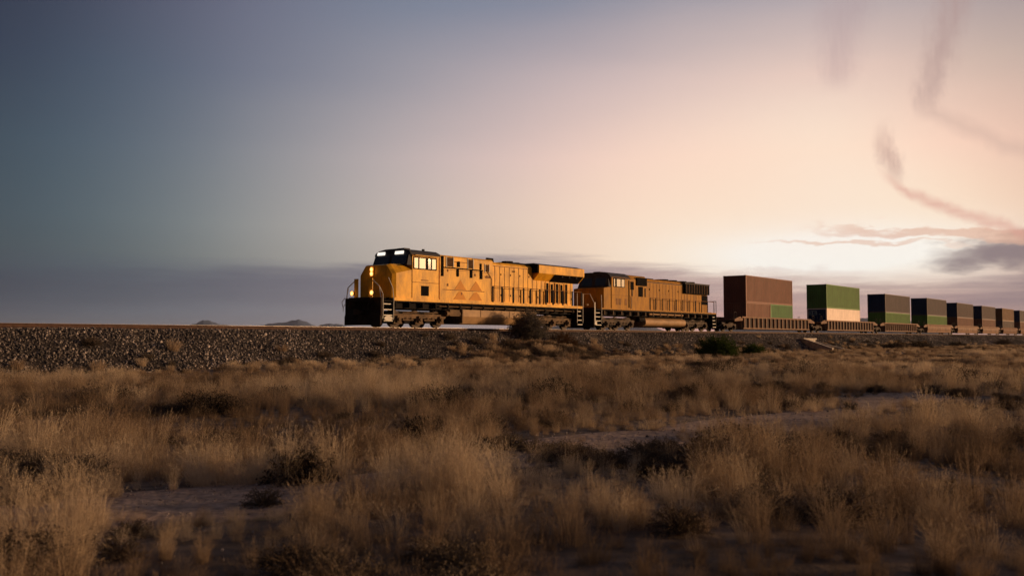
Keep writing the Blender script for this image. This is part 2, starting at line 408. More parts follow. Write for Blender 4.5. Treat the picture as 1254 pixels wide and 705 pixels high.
# ------------------------------------------------------------------ second locomotive
def second_loco(s0):
    t = empty('locomotive', W(s0,DT,RAILZ), TROT)
    tag(t, 'faded dusty yellow second locomotive with dark cab front, between lead engine and containers', 'locomotive')
    L = 20.8
    m = MB()
    m.box(.3,L-.2,-1.15,1.15,1.15,1.52,0); m.box(.1,L,-1.52,1.52,1.50,1.60,0)
    for x in np.arange(1.5, L-.6, 1.25):
        m.box(x,x+.09,-1.50,-1.17,1.2,1.50,1); m.box(x,x+.09,1.17,1.50,1.2,1.50,1)
    m.tube([(8.5,-1.4,1.36),(14.4,-1.4,1.36)],.07,8,2)
    m.build('underframe', [DARK,GRIME,TANK], t)
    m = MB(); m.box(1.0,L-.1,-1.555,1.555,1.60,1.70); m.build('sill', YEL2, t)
    m = MB(); m.box(0,.15,-1.53,1.53,.6,1.7); m.hexa([(-.4,0,.14),(0,-1.5,.14),(0,-1.5,.7),(-.2,0,.7)],[(-.3,0,.14),(.1,-1.5,.14),(.1,-1.5,.7),(-.1,0,.7)]); m.hexa([(-.4,0,.14),(0,1.5,.14),(0,1.5,.7),(-.2,0,.7)],[(-.3,0,.14),(.1,1.5,.14),(.1,1.5,.7),(-.1,0,.7)]); m.box(.1,1.4,-1.1,1.1,1.6,1.70)
    m.build('pilot', DARK, t); coupler(t,0,-1); coupler(t,L,1)
    for sy in (-1,1): stair(t,.2,1.0,sy,1.6); stair(t,L-.85,L-.15,sy,1.6)
    for sy in (-1,1):
        m = MB()
        m.tube([(1.02,sy*1.55,.5),(1.02,sy*1.55,1.9),(1.2,sy*1.4,2.7)],.028)
        m.tube([(.15,sy*1.54,.4),(.1,sy*1.5,2.0),(.05,sy*1.1,2.75),(.05,sy*.5,2.75)],.028)
        m.tube([(.05,sy*.5,1.7),(.05,sy*.5,2.75)],.028)
        m.build('grab_rails', WHITE, t)
    m = MB(); m.box(.0,.1,-1.58,-1.50,.45,2.1); m.box(-.02,.3,-1.60,-1.52,.38,.62); m.build('corner_post', WHITE, t)
    
    for y in (-.9,.9): l = MB(); l.cyl((-.05,y,1.92),(0,y,1.92),.1,12); l.build('marker_lens', SKYREFL, t)
    # nose: rounded chamfer in plan
    m = MB()
    plan = [(1.25,-.85),(1.25,.85),(1.55,1.42),(2.55,1.45),(2.55,-1.45),(1.55,-1.42)]
    lo = [(x,y,1.7) for x,y in plan]; hi = [(x+.05*(x<1.5),y,3.26 if x<2 else 3.42) for x,y in plan]
    m.add(lo+hi, [(0,1,2,3,4,5)[::-1],(6,7,8,9,10,11)]+[(i,(i+1)%6,6+(i+1)%6,6+i) for i in range(6)])
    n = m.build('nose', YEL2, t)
    d = MB(); d.box(1.22,1.26,-.3,.35,1.8,3.1); d.build('nose_door', YEL2, n)
    m = MB()
    m.box(2.55,5.35,-1.5,1.5,1.7,4.18,0)
    for sy in (-1,1):
        m.box(2.5,5.3,*sorted((sy*1.5,sy*1.51)),2.75,2.77,1)
        for x in (3.2,3.62,4.5): m.box(x,x+.28,*sorted((sy*1.5,sy*1.515)),2.0,2.5,1)
        m.box(5.1,5.14,*sorted((sy*1.5,sy*1.56)),1.8,4.0,2)
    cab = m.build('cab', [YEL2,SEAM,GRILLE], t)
    m = MB()
    m.hexa([(2.18,-1.48,3.36),(2.18,1.48,3.36),(2.55,1.48,3.36),(2.55,-1.48,3.36)],[(2.45,-1.2,4.5),(2.45,1.2,4.5),(2.55,1.2,4.5),(2.55,-1.2,4.5)])
    m.build('windscreen_surround', ROOF, cab)
    for sy in (-1,1):
        m = MB(); f = lambda z: 2.18+(z-3.36)*.2368
        ya,yb = sorted((sy*.15,sy*1.12))
        m.hexa([(f(3.5)-.02,ya,3.5),(f(3.5)-.02,yb,3.5),(f(3.5)+.03,yb,3.5),(f(3.5)+.03,ya,3.5)],[(f(4.1)-.02,ya,4.1),(f(4.1)-.02,yb,4.1),(f(4.1)+.03,yb,4.1),(f(4.1)+.03,ya,4.1)])
        m.build('windscreen', GLASS, cab)
    m = MB(); m.prism([(-1.54,4.1),(1.54,4.1),(1.35,4.36),(.95,4.56),(-.95,4.56),(-1.35,4.36)],2.4,5.4,'x'); m.box(2.7,3.2,-.3,.3,4.56,4.64); m.build('cab_roof', ROOF, t)
    for sy in (-1,1):
        y0,y1 = sorted((sy*1.502,sy*1.53))
        m = MB(); m.box(2.8,4.5,y0,y1,3.40,3.45); m.box(2.8,4.5,y0,y1,4.04,4.09); m.box(2.8,2.86,y0,y1,3.4,4.09); m.box(4.44,4.5,y0,y1,3.4,4.09); m.box(3.05,3.28,y0,y1,3.45,4.04); m.box(3.86,3.98,y0,y1,3.45,4.04)
        wf = m.build('side_window', DARK, cab)
        for a,b in ((2.86,3.05),(3.28,3.86),(3.98,4.44)):
            q = MB(); q.box(a,b,*sorted((sy*1.503,sy*1.515)),3.45,4.04); q.build('pane', SKYREFL, wf)
    # body aft of the cab
    m = MB()
    m.prism([(-1.3,1.7),(1.3,1.7),(1.3,4.15),(1.05,4.48),(-1.05,4.48),(-1.3,4.15)],5.4,8.4,'x',0)
    m.box(5.36,8.3,-1.06,1.06,4.44,4.5,1)
    for sy in (-1,1):
        m.box(5.5,6.2,*sorted((sy*1.3,sy*1.33)),3.3,3.95,2)
        m.box(6.6,8.2,*sorted((sy*1.3,sy*1.40)),3.68,4.34,2)
        m.box(6.95,7.65,*sorted((sy*1.3,sy*1.33)),2.2,3.6,2)
        m.box(5.9,5.95,*sorted((sy*1.3,sy*1.36)),2.3,3.3,1); m.box(8.0,8.05,*sorted((sy*1.3,sy*1.36)),2.4,3.5,1)
        m.box(5.4,8.4,*sorted((sy*1.3,sy*1.52)),1.7,2.75,0); m.box(5.45,5.5,*sorted((sy*1.52,sy*1.53)),1.75,2.7,1); m.box(8.3,8.34,*sorted((sy*1.52,sy*1.53)),1.75,2.7,1)
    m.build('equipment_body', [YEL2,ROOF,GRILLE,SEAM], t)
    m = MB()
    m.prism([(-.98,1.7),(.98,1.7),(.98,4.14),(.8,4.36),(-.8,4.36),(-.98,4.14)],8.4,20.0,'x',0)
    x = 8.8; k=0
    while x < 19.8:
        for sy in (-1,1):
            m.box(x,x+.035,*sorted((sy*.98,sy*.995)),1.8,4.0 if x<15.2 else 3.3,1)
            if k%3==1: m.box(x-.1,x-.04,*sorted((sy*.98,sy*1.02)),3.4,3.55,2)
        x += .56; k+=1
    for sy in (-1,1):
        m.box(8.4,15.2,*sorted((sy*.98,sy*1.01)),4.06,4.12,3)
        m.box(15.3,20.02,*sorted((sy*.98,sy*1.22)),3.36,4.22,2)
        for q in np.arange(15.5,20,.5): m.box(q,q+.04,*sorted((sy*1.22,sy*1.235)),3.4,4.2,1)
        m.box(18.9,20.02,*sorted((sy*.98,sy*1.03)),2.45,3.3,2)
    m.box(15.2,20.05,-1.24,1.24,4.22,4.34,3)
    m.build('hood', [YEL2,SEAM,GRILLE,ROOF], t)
    m = MB()
    m.cyl((9.6,0,4.3),(9.6,0,4.6),.3,12); m.box(9.8,11.0,-.4,.3,4.34,4.48); m.build('exhaust_stack', DARK, t)
    for x in (13.0,14.6,16.4,18.0): m = MB(); m.cyl((x,0,4.32),(x,0,4.52),.68,18); m.build('roof_fan', DARK, t)
    for sy in (-1,1):
        railing(t, [8.5,9.4,10.6,11.8,13.0,14.2,15.4,16.6,17.8,19.0,20.3], sy*1.52, 1.70, 1.02, r=.02, post=.045)
    
    for sy in (-1,1):
        m = MB(); m.tube([(L-.02,sy*1.5,.6),(L-.02,sy*1.5,2.8),(L-.02,sy*.5,2.8),(L-.02,sy*.5,1.7)],.028); m.build('end_rail', DARK, t)
    m = MB(); m.box(L-.16,L-.01,-1.53,1.53,.5,1.69); m.build('rear_pilot', DARK, t)
    m = MB()
    pr = [(1.22*math.cos(a)*1.12,.70+.44*math.sin(a)*1.0) for a in np.linspace(0,2*math.pi,21)[:-1]]
    pr = [(max(-1.38,min(1.38,y*1.15)),z) for y,z in pr]
    m.prism(pr,8.0,15.0,'x',0); smooth(m.build('fuel_tank', TANK, t),50)
    m = MB(); m.cyl((7.0,-1.2,.9),(7.9,-1.2,.9),.2,10); m.build('air_reservoir', DARK, t)
    GD = mat('dark_grime', (.10,.068,.045), .75, var=.35, scale=3, dirt=(.03,.02,.015), dirtamt=.7)
    truck(t, [2.35,4.2,6.05], .52, mats=GD); truck(t, [15.6,17.4,19.2], .52, mats=GD)
    return t

# ------------------------------------------------------------------ well cars and containers
CARW = mat('well_car_tan', (.27,.15,.09), .7, var=.2, scale=1.5, dirt=(.10,.06,.04), dirtamt=.7, dscale=(.6,1,2))
CARR = mat('well_car_rust', (.20,.095,.055), .75, var=.25, scale=1.5, dirt=(.08,.05,.035), dirtamt=.6)
CARD = mat('well_car_dark', (.07,.05,.04), .75, var=.25)
def well_car(sa, sb, label, cat_group, ribbed, m0, rear_truck=False, nr=17):
    """sa..sb: ends of the well's side walls along the track"""
    L = sb-sa
    t = empty('well_car', W(sa,DT,RAILZ), TROT)
    tag(t, label, 'freight car', cat_group)
    for sy in (-1,1):
        m = MB()
        y = lambda a: sy*a
        B = lambda x0,x1,a,b,z0,z1,mi=0: m.box(x0,x1,*sorted((y(a),y(b))),z0,z1,mi)
        if ribbed:
            B(.0,L,1.36,1.52,1.36,1.50)                   # top chord
            B(.4,L-.4,1.30,1.36,.36,1.40,1)               # recessed web
            B(.3,L-.3,1.30,1.50,.26,.38)                  # bottom chord
            for i in range(nr):
                x = .6+(L-1.2)*i/(nr-1)
                m.prism([(x-.15,y(1.36)),(x-.09,y(1.51)),(x+.09,y(1.51)),(x+.15,y(1.36))], .38, 1.36, 'z', 0)
        else:
            B(.0,L,1.34,1.52,1.40,1.52)
            m.prism([(y(1.38),1.40),(y(1.48),1.2),(y(1.52),.75),(y(1.40),.30),(y(1.30),.30),(y(1.30),1.40)], .35, L-.35, 'x')
            B(.3,L-.3,1.28,1.44,.22,.30)
            for i in range(9):
                x = 1+(L-2)*i/8
                B(x,x+.02,1.515,1.53,.6,.95,1)
        m.build('side_wall', [m0,CARD], t)
    m = MB(); m.box(.2,L-.2,-1.32,1.32,.24,.30); m.build('well_floor', CARD, t)
    for x0,x1,d in ((-1.5,.25,-1),(L-.25,L+1.5,1)):
        m = MB()
        lo, hi = (x0, x1)
        m.box(lo,hi,-1.30,1.30,1.12,1.26,0)
        inner = x1 if d<0 else x0
        m.prism([(-1.3,.3),(1.3,.3),(1.3,1.3),(-1.3,1.3)],*sorted((inner-.05*d,inner-.12*d)),'x',0)
        for sy in (-1,1):
            tip = x0 if d<0 else x1
            m.prism([(inner-d*.1,1.50),(inner-d*.1,1.1),(tip,1.0),(tip,1.22),(inner+d*.6,1.48)],*sorted((sy*1.3,sy*1.42)),'y',0)
            m.tube([(tip,sy*1.35,1.2),(tip,sy*1.35,1.9),(tip+d*-.5,sy*1.35,1.9),(tip+d*-.5,sy*1.35,1.2)],.02,6,1)
        m.box(*sorted((x0 if d<0 else x1, (x0 if d<0 else x1)-d*.4)),-.25,.25,.8,1.12,1)
        m.build('end_platform', [m0,CARD], t)
    tr = mat('truck_dark', (.07,.045,.03), .75, var=.35)
    c = -1.9
    truck(t, [c-.88,c+.88], .44, mats=tr, half=1.08)
    if rear_truck: truck(t, [L+1.9-.88,L+1.9+.88], .44, mats=tr, half=1.08)
    return t

def container(s0, z0, L, H, mname, col, label, group=None, endm=None, sidem=None, dirt=(.10,.07,.05), logo=False, deep=.038):
    base = mat(mname, col, .55, var=.10, scale=1.1, dirt=dirt, dirtamt=.35, dscale=(1.8,1,.35))
    endm = endm or base
    t = empty('shipping_container', W(s0,DT,RAILZ+z0), TROT)
    tag(t, label, 'container', group)
    w = 1.22
    m = MB()
    for x in (0,L-.16):
        for sy in (-1,1): m.box(x,x+.16,*sorted((sy*w,sy*(w-.14))),0,H)
        m.box(x+.03,x+.13,-w+.14,w-.14,H-.12,H-.005); m.box(x+.03,x+.13,-w+.14,w-.14,.0,.15)
        for sy in (-1,1):
            for z in (0,H-.12): m.box(x-.006,x+.166,*sorted((sy*(w+.006),sy*(w-.17))),z-.004 if z else 0,z+.12+.004,1)
    for sy in (-1,1):
        m.box(.16,L-.16,*sorted((sy*w,sy*(w-.06))),H-.09,H); m.box(.16,L-.16,*sorted((sy*w,sy*(w-.06))),0,.15)
    m.build('frame', [base,base], t)
    pitch = .28; n = int((L-.32)/pitch); p = (L-.32)/n
    for sy in (-1,1):
        m = MB(); pts = []
        for i in range(n):
            x = .16+i*p
            pts += [(x,w-.01),(x+p*.32,w-.01),(x+p*.5,w-.01-deep),(x+p*.82,w-.01-deep)]
        pts.append((L-.16,w-.01))
        vs = [(x,sy*y,.15) for x,y in pts]+[(x,sy*y,H-.09) for x,y in pts]
        k = len(pts)
        m.add(vs,[(i,i+1,k+i+1,k+i) for i in range(k-1)])
        # thickness: inner skin
        vs = [(x,sy*(y-.02),.15) for x,y in pts]+[(x,sy*(y-.02),H-.09) for x,y in pts]
        m.add(vs,[(i,k+i,k+i+1,i+1) for i in range(k-1)])
        m.build('side_panel', base, t, recalc=False)
    m = MB(); m.box(.1,L-.1,-w+.06,w-.06,H-.06,H-.02); m.build('roof', base, t)
    m = MB(); m.box(.1,L-.1,-w+.06,w-.06,.06,.12); m.build('floor', CARD, t)
    # front end: corrugated bulkhead
    m = MB(); nn_=9; q=(2*w-.28)/nn_
    for i in range(nn_):
        y = -w+.14+i*q
        m.box(.07,.09,y,y+q,.15,H-.12); m.box(.045,.07,y+q*.2,y+q*.65,.17,H-.14)
    ep = m.build('end_panel', endm, t)
    if logo:
        lm = mat('logo_pale', (.34,.42,.42), .5, var=.1)
        g = MB()
        y0, y1, z0_, z1_ = .02, .98, H-.78, H-.30
        # pale block frame with lettering strokes left open, as on the photographed container
        g.box(.028,.042,y0,y1,z1_-.07,z1_); g.box(.028,.042,y0,y1,z0_,z0_+.07)
        g.box(.028,.042,y0,y0+.10,z0_+.07,z1_-.07); g.box(.028,.042,y1-.07,y1,z0_+.07,z1_-.07)
        g.box(.028,.042,.50,.60,z0_+.07,z1_-.07); g.box(.028,.042,.2,.30,z0_+.16,z1_-.16); g.box(.028,.042,.72,.82,z0_+.16,z1_-.16)
        g.box(.030,.042,-.45,-.25,z0_+.02,z0_+.12)
        g.build('logo', lm, ep)
    for sy in (-1,1):
        m = MB(); m.box(L-.09,L-.06,*sorted((sy*.01,sy*(w-.14))),.15,H-.12)
        d = m.build('door', base, t)
        for yy in (.3,.85):
            b = MB(); b.cyl((L-.03,sy*yy,.1),(L-.03,sy*yy,H-.06),.018,6); b.build('locking_bar', WHITE, d)
    return t

lead_loco(36.3)
second_loco(58.4)

grp = 'double stack well cars'
FL = .34
def cs(px, D=38.83):               # distance along the track of a spot on the containers' near face
    return 1830.7*D/(1519-px) - D*.7965
MAR = (.22,.085,.055); GRN = (.12,.25,.06); NAVSUN = (.14,.105,.105); BRN = (.27,.115,.07); CRM = (.97,.78,.66)  # navy sides: brownish colour carries the warm sunlight on navy paint
navend = mat('navy_end', (.018,.035,.10), .5, var=.15)
cars = [  # well s0, s1, ribbed, mat, label, containers
 (84.9,103.2,True,CARW,'ribbed tan well car right behind the engines, carrying brown containers'),
 (108.4,126.6,True,CARW,'ribbed tan well car under the bright green and cream containers'),
 (131.0,147.6,True,CARW,'ribbed tan well car under the grey container stack with large gap before it'),
 (153.0,168.6,False,CARW,'smooth sided tan well car under the fourth container stack, first without ribs'),
 (172.6,188.4,False,CARW,'smooth sided tan well car under the fifth container stack'),
 (192.4,207.6,False,CARW,'smooth sided tan well car under the sixth container stack'),
 (211.6,226.8,False,CARR,'darker rusty well car under the seventh stack with brown containers'),
 (230.8,246.0,False,CARR,'last visible well car, cut off by the right edge of the photo'),
]
for i,(a,b,rb,mm,lab) in enumerate(cars):
    well_car(a,b,lab,grp,rb,mm,rear_truck=(i==len(cars)-1))
cg = 'double stacked shipping containers'
C = container
z1 = FL+2.6
C(86.5,FL,6.06,2.59,'brown_a',BRN,'short brown container in the first well car, left of the short green one',cg)
C(92.64,FL,6.06,2.59,'green_a',(.10,.25,.07),'short green container at the bottom of the brown stack, right half',cg)
C(86.5,z1,12.19,2.75,'brown_b',(.25,.10,.062),'long red-brown container on top of the first stack behind the engines',cg)
C(109.4,FL,12.19,2.59,'cream',CRM,'cream container with dark blue end below the bright green container',cg,endm=navend,logo=True,deep=.006,dirt=(.6,.45,.36))
C(109.4,z1,12.19,2.89,'green_b',(.14,.28,.065),'bright green long container on top of the cream one',cg)
C(132.6,FL,12.19,2.59,'green_c',(.13,.27,.05),'green container at the bottom of the third stack',cg)
C(132.6,z1,12.19,2.59,'navy_sunlit_a',NAVSUN,'navy container on top of the third stack',cg,endm=navend)
C(154.4,FL,12.19,2.59,'green_c',GRN,'green container at the bottom of the fourth stack',cg)
C(154.4,z1,12.19,2.75,'navy_sunlit_a',NAVSUN,'navy container on top of the fourth stack',cg,endm=navend)
C(174.0,FL,12.19,2.59,'brown_c',(.25,.11,.065),'brown container at the bottom of the fifth stack',cg)
C(174.0,z1,12.19,2.59,'navy_sunlit_b',(.13,.085,.08),'navy container on top of the fifth stack',cg,endm=navend)
C(193.6,FL,12.19,2.59,'brown_c',(.25,.11,.065),'brown container at the bottom of the sixth stack',cg)
C(193.6,z1,12.19,2.59,'navy_sunlit_b',NAVSUN,'navy container on top of the sixth stack',cg,endm=navend)
C(212.8,FL,12.19,2.59,'grey_d',(.16,.11,.09),'dull grey-brown container at the bottom of the seventh stack',cg)
C(212.8,z1,12.19,2.59,'tan_d',(.27,.14,.06),'tan brown container on top of the seventh stack',cg)
C(232.0,FL,12.19,2.59,'brown_c',(.25,.11,.065),'brown container at the bottom of the rightmost stack',cg)
C(232.0,z1,12.19,2.59,'navy_sunlit_a',NAVSUN,'navy container on top of the rightmost stack',cg,endm=navend)

# ------------------------------------------------------------------ track
track = empty('railway_track', W(0,DT,RAILZ), TROT)
tag(track, 'straight rusty railway track on top of the stone embankment under the train', 'railway track')
S0, S1 = -260., 900.
for sy in (-1,1):
    m = MB()
    c = sy*.755
    prof = [(-.07,-.18),(.07,-.18),(.07,-.165),(.012,-.145),(.012,-.05),(.037,-.035),(.037,-.003),(-.037,-.003),(-.037,-.035),(-.012,-.05),(-.012,-.145),(-.07,-.165)]
    m.prism([(c+a,b) for a,b in prof], S0, S1, 'x', 0)
    m.box(S0,S1,c-.034,c+.034,-.003,.0,1)
    m.build('rail', [RUST,RAILTOP], track)
proto = None
for i in range(100):
    x = 8+i*.6
    if proto is None:
        m = MB(); m.box(-.11,.11,-1.3,1.3,-.34,-.182); proto = m.build('sleeper', TIE, track); o = proto
    else:
        o = proto.copy(); COL.objects.link(o); o.parent = track
    o.location = (x,random.uniform(-.03,.03),0)
m = MB()
for i in range(int((S1-S0)/.6)):
    x = S0+i*.6
    if 7.7 < x < 67.9: continue
    m.box(x-.11,x+.11,-1.3,1.3,-.34,-.182)
o = m.build('far_sleepers', TIE, track); o['kind'] = 'stuff'

# ------------------------------------------------------------------ terrain
def g_h(x, y):
    """gentle ground relief with the low hump beside the embankment"""
    r = math.hypot(x,y)
    k = max(0., 1-r/220.)
    h = (noise.noise((x*.13,y*.13,3.))*.10 + noise.noise((x*.45,y*.45,9.))*.05)*k
    s = x*SN+y*CS; D = -x*CS+y*SN
    h += .85*math.exp(-((s-46.5)/4.2)**2-((D-35.3)/2.0)**2)
    h += .25*math.exp(-((s-30)/9)**2-((D-31)/3)**2)
    return h
def ground():
    rs = [0]+list(np.geomspace(.6,70,150))+list(np.geomspace(75,20000,50))
    na = 420
    vs = [(0,0,g_h(0,0))]; fs=[]
    for r in rs[1:]:
        for i in range(na):
            a = 2*math.pi*i/na; x=r*math.sin(a); y=r*math.cos(a)
            vs.append((x,y,g_h(x,y) if r<230 else 0.))
    for i in range(na): fs.append((0,1+(i+1)%na,1+i))
    for j in range(len(rs)-2):
        o=1+j*na
        for i in range(na):
            fs.append((o+i,o+(i+1)%na,o+na+(i+1)%na,o+na+i))
    m = MB(); m.add(vs,fs); return m
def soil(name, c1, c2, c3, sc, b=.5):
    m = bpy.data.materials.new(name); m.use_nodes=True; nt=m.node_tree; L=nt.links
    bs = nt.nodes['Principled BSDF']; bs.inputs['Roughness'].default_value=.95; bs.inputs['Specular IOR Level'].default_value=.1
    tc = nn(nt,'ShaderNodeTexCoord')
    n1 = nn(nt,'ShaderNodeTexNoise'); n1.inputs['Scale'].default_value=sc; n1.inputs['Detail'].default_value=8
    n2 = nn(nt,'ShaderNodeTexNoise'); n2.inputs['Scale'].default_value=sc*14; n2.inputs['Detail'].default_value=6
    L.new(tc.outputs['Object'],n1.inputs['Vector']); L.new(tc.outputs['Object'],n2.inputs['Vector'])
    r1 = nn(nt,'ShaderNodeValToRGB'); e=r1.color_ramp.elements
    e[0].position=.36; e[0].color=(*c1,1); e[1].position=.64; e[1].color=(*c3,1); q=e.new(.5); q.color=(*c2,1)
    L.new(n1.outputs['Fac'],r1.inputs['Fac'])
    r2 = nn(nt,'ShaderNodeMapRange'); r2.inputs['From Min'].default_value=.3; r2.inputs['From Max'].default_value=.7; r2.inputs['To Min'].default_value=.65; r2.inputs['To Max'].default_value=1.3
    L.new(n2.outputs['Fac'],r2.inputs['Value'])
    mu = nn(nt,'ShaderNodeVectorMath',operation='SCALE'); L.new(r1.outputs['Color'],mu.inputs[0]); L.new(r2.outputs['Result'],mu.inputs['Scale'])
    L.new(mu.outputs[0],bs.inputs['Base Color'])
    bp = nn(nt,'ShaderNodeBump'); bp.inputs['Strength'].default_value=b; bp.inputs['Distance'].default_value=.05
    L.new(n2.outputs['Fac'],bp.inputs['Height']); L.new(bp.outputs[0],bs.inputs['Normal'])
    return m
SOIL = soil('dry_soil',(.12,.085,.06),(.18,.13,.095),(.25,.19,.14),.35)
PATHM = soil('sandy_path',(.36,.25,.18),(.44,.31,.23),(.52,.37,.27),.8,.6)
o = ground().build('ground', SOIL, recalc=False); smooth(o,180); tag(o,kind='structure')
# flip so normals look up
o.data.flip_normals() if o.data.polygons[5].normal.z < 0 else None

# dirt track running beside the railway
PC = (-2.9,8.3)
def path_pt(t, w):                   # t metres along, w metres across
    wob = .5*math.sin(t*.21)+.25*math.sin(t*.53+1)
    x = PC[0]+t*.70+ (w+wob)*.714; y = PC[1]+t*.714-(w+wob)*.70
    return x,y
m = MB(); n_ = 700; cw = 9; vs=[]; fs=[]
for i in range(n_):
    t = -9+i*.18
    half = .42+.22*noise.noise((t*.35,0,5)); x_,y_=path_pt(t,0); half+=.8*max(0,1-.6*min(((x_-a)/c)**2+((y_-b)/d)**2 for a,b,c,d in ((-2.9,8.2,1.5,1.5),(.9,11.9,1.7,2.1),(3.9,15.3,2.2,2.4),(8.8,20.2,3.4,2.6))))
    for j in range(cw):
        w = -half+2*half*j/(cw-1)
        x,y = path_pt(t,w)
        vs.append((x,y,g_h(x,y)+(.016 if 0<j<cw-1 else -.03)))
for i in range(n_-1):
    for j in range(cw-1):
        a=i*cw+j; fs.append((a,a+cw,a+cw+1,a+1))
m.add(vs,fs); o=m.build('dirt_path',PATHM); smooth(o,180); tag(o,kind='structure')

# ballast embankment
def bal_z(s, D):
    """height of the ballast surface at a distance from the track centre"""
    d = abs(D-DT)
    if d < 2.15: z = 1.77
    else: z = 1.77-(d-2.15)/1.95
    return z + (noise.noise((s*.35,D*.8,1.))*.10*min(1,max(0,(d-1.6)/1.0)))
BALM = soil('ballast_base',(.03,.026,.026),(.055,.046,.043),(.10,.085,.078),9.,1.)
m = MB(); offs = [-6.2,-5.6,-5,-4.4,-3.8,-3.2,-2.7,-2.3,-2.1,-1.6,1.6,2.1,2.4,3,4,5,6.2]
ss = np.concatenate([np.linspace(-260,-12,60),np.linspace(-10,130,360),np.linspace(134,900,110)])
vs=[];fs=[]
for s in ss:
    for d in offs:
        vs.append(tuple(W(s,DT+d,bal_z(s,DT+d))))
k=len(offs)
for i in range(len(ss)-1):
    for j in range(k-1): a=i*k+j; fs.append((a,a+1,a+k+1,a+k))
m.add(vs,fs); o=m.build('ballast_embankment',BALM); smooth(o,180); tag(o,kind='structure')

# distant hills
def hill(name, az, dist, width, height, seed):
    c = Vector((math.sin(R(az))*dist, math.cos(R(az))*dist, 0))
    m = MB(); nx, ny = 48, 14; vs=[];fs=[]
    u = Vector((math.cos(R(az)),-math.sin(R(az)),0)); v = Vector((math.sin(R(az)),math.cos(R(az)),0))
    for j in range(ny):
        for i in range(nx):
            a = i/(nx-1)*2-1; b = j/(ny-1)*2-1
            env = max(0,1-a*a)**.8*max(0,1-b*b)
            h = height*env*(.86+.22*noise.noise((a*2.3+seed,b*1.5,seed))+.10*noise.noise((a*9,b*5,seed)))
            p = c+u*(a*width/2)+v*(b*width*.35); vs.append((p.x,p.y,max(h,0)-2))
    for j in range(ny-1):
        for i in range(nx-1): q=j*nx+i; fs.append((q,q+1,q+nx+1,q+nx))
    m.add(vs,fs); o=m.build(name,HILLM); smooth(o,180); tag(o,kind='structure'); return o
HILLM = soil('hill_haze_blue',(.09,.13,.22),(.11,.15,.24),(.12,.16,.26),.004,.1)  # blue of the distant haze put into the hills' base colour
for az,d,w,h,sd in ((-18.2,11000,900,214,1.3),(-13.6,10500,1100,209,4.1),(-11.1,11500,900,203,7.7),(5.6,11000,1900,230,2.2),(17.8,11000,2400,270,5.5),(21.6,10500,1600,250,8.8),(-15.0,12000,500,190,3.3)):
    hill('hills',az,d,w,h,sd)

# ------------------------------------------------------------------ scattered stuff (instanced from unlinked source meshes)
def src_collection(name, objs):
    c = bpy.data.collections.new(name)
    for o in objs: c.objects.link(o)
    return c
def scatter(name, pts, rots, scls, vars_, tints, coll):
    me = bpy.data.meshes.new(name); n=len(pts)
    me.vertices.add(n); me.vertices.foreach_set('co', np.asarray(pts,dtype=np.float32).ravel())
    for nm,ty,data in (('rot','FLOAT_VECTOR',rots),('scl','FLOAT_VECTOR',scls),('var','INT',vars_),('tint','FLOAT',tints)):
        a = me.attributes.new(nm,ty,'POINT')
        arr = np.asarray(data,dtype=np.int32 if ty=='INT' else np.float32).ravel()
        a.data.foreach_set('vector' if ty=='FLOAT_VECTOR' else 'value', arr)
    o = bpy.data.objects.new(name, me); COL.objects.link(o)
    ng = bpy.data.node_groups.new(name+'_nodes','GeometryNodeTree')
    ng.interface.new_socket('Geometry',in_out='INPUT',socket_type='NodeSocketGeometry')
    ng.interface.new_socket('Geometry',in_out='OUTPUT',socket_type='NodeSocketGeometry')
    N=ng.nodes; L=ng.links
    gi=N.new('NodeGroupInput'); go=N.new('NodeGroupOutput')
    ci=N.new('GeometryNodeCollectionInfo'); ci.inputs['Collection'].default_value=coll; ci.inputs['Separate Children'].default_value=True; ci.inputs['Reset Children'].default_value=True
    ip=N.new('GeometryNodeInstanceOnPoints'); ip.inputs['Pick Instance'].default_value=True
    def at(nm,ty):
        a=N.new('GeometryNodeInputNamedAttribute'); a.data_type=ty; a.inputs['Name'].default_value=nm
        return [s for s in a.outputs if s.enabled and s.name=='Attribute'][0]
    L.new(gi.outputs[0],ip.inputs['Points']); L.new(ci.outputs[0],ip.inputs['Instance'])
    L.new(at('var','INT'),ip.inputs['Instance Index']); L.new(at('rot','FLOAT_VECTOR'),ip.inputs['Rotation']); L.new(at('scl','FLOAT_VECTOR'),ip.inputs['Scale'])
    L.new(ip.outputs[0],go.inputs[0])
    md=o.modifiers.new('scatter','NODES'); md.node_group=ng
    tag(o,kind='stuff')
    return o
def np_mesh(name, V, F, mt):
    me=bpy.data.meshes.new(name); V=np.asarray(V,dtype=np.float32); F=np.asarray(F,dtype=np.int32)
    me.vertices.add(len(V)); me.vertices.foreach_set('co',V.ravel())
    me.loops.add(F.size); me.loops.foreach_set('vertex_index',F.ravel())
    me.polygons.add(len(F)); me.polygons.foreach_set('loop_start',np.arange(0,F.size,F.shape[1],dtype=np.int32))
    me.update(calc_edges=True); me.materials.append(mt)
    return bpy.data.objects.new(name,me)

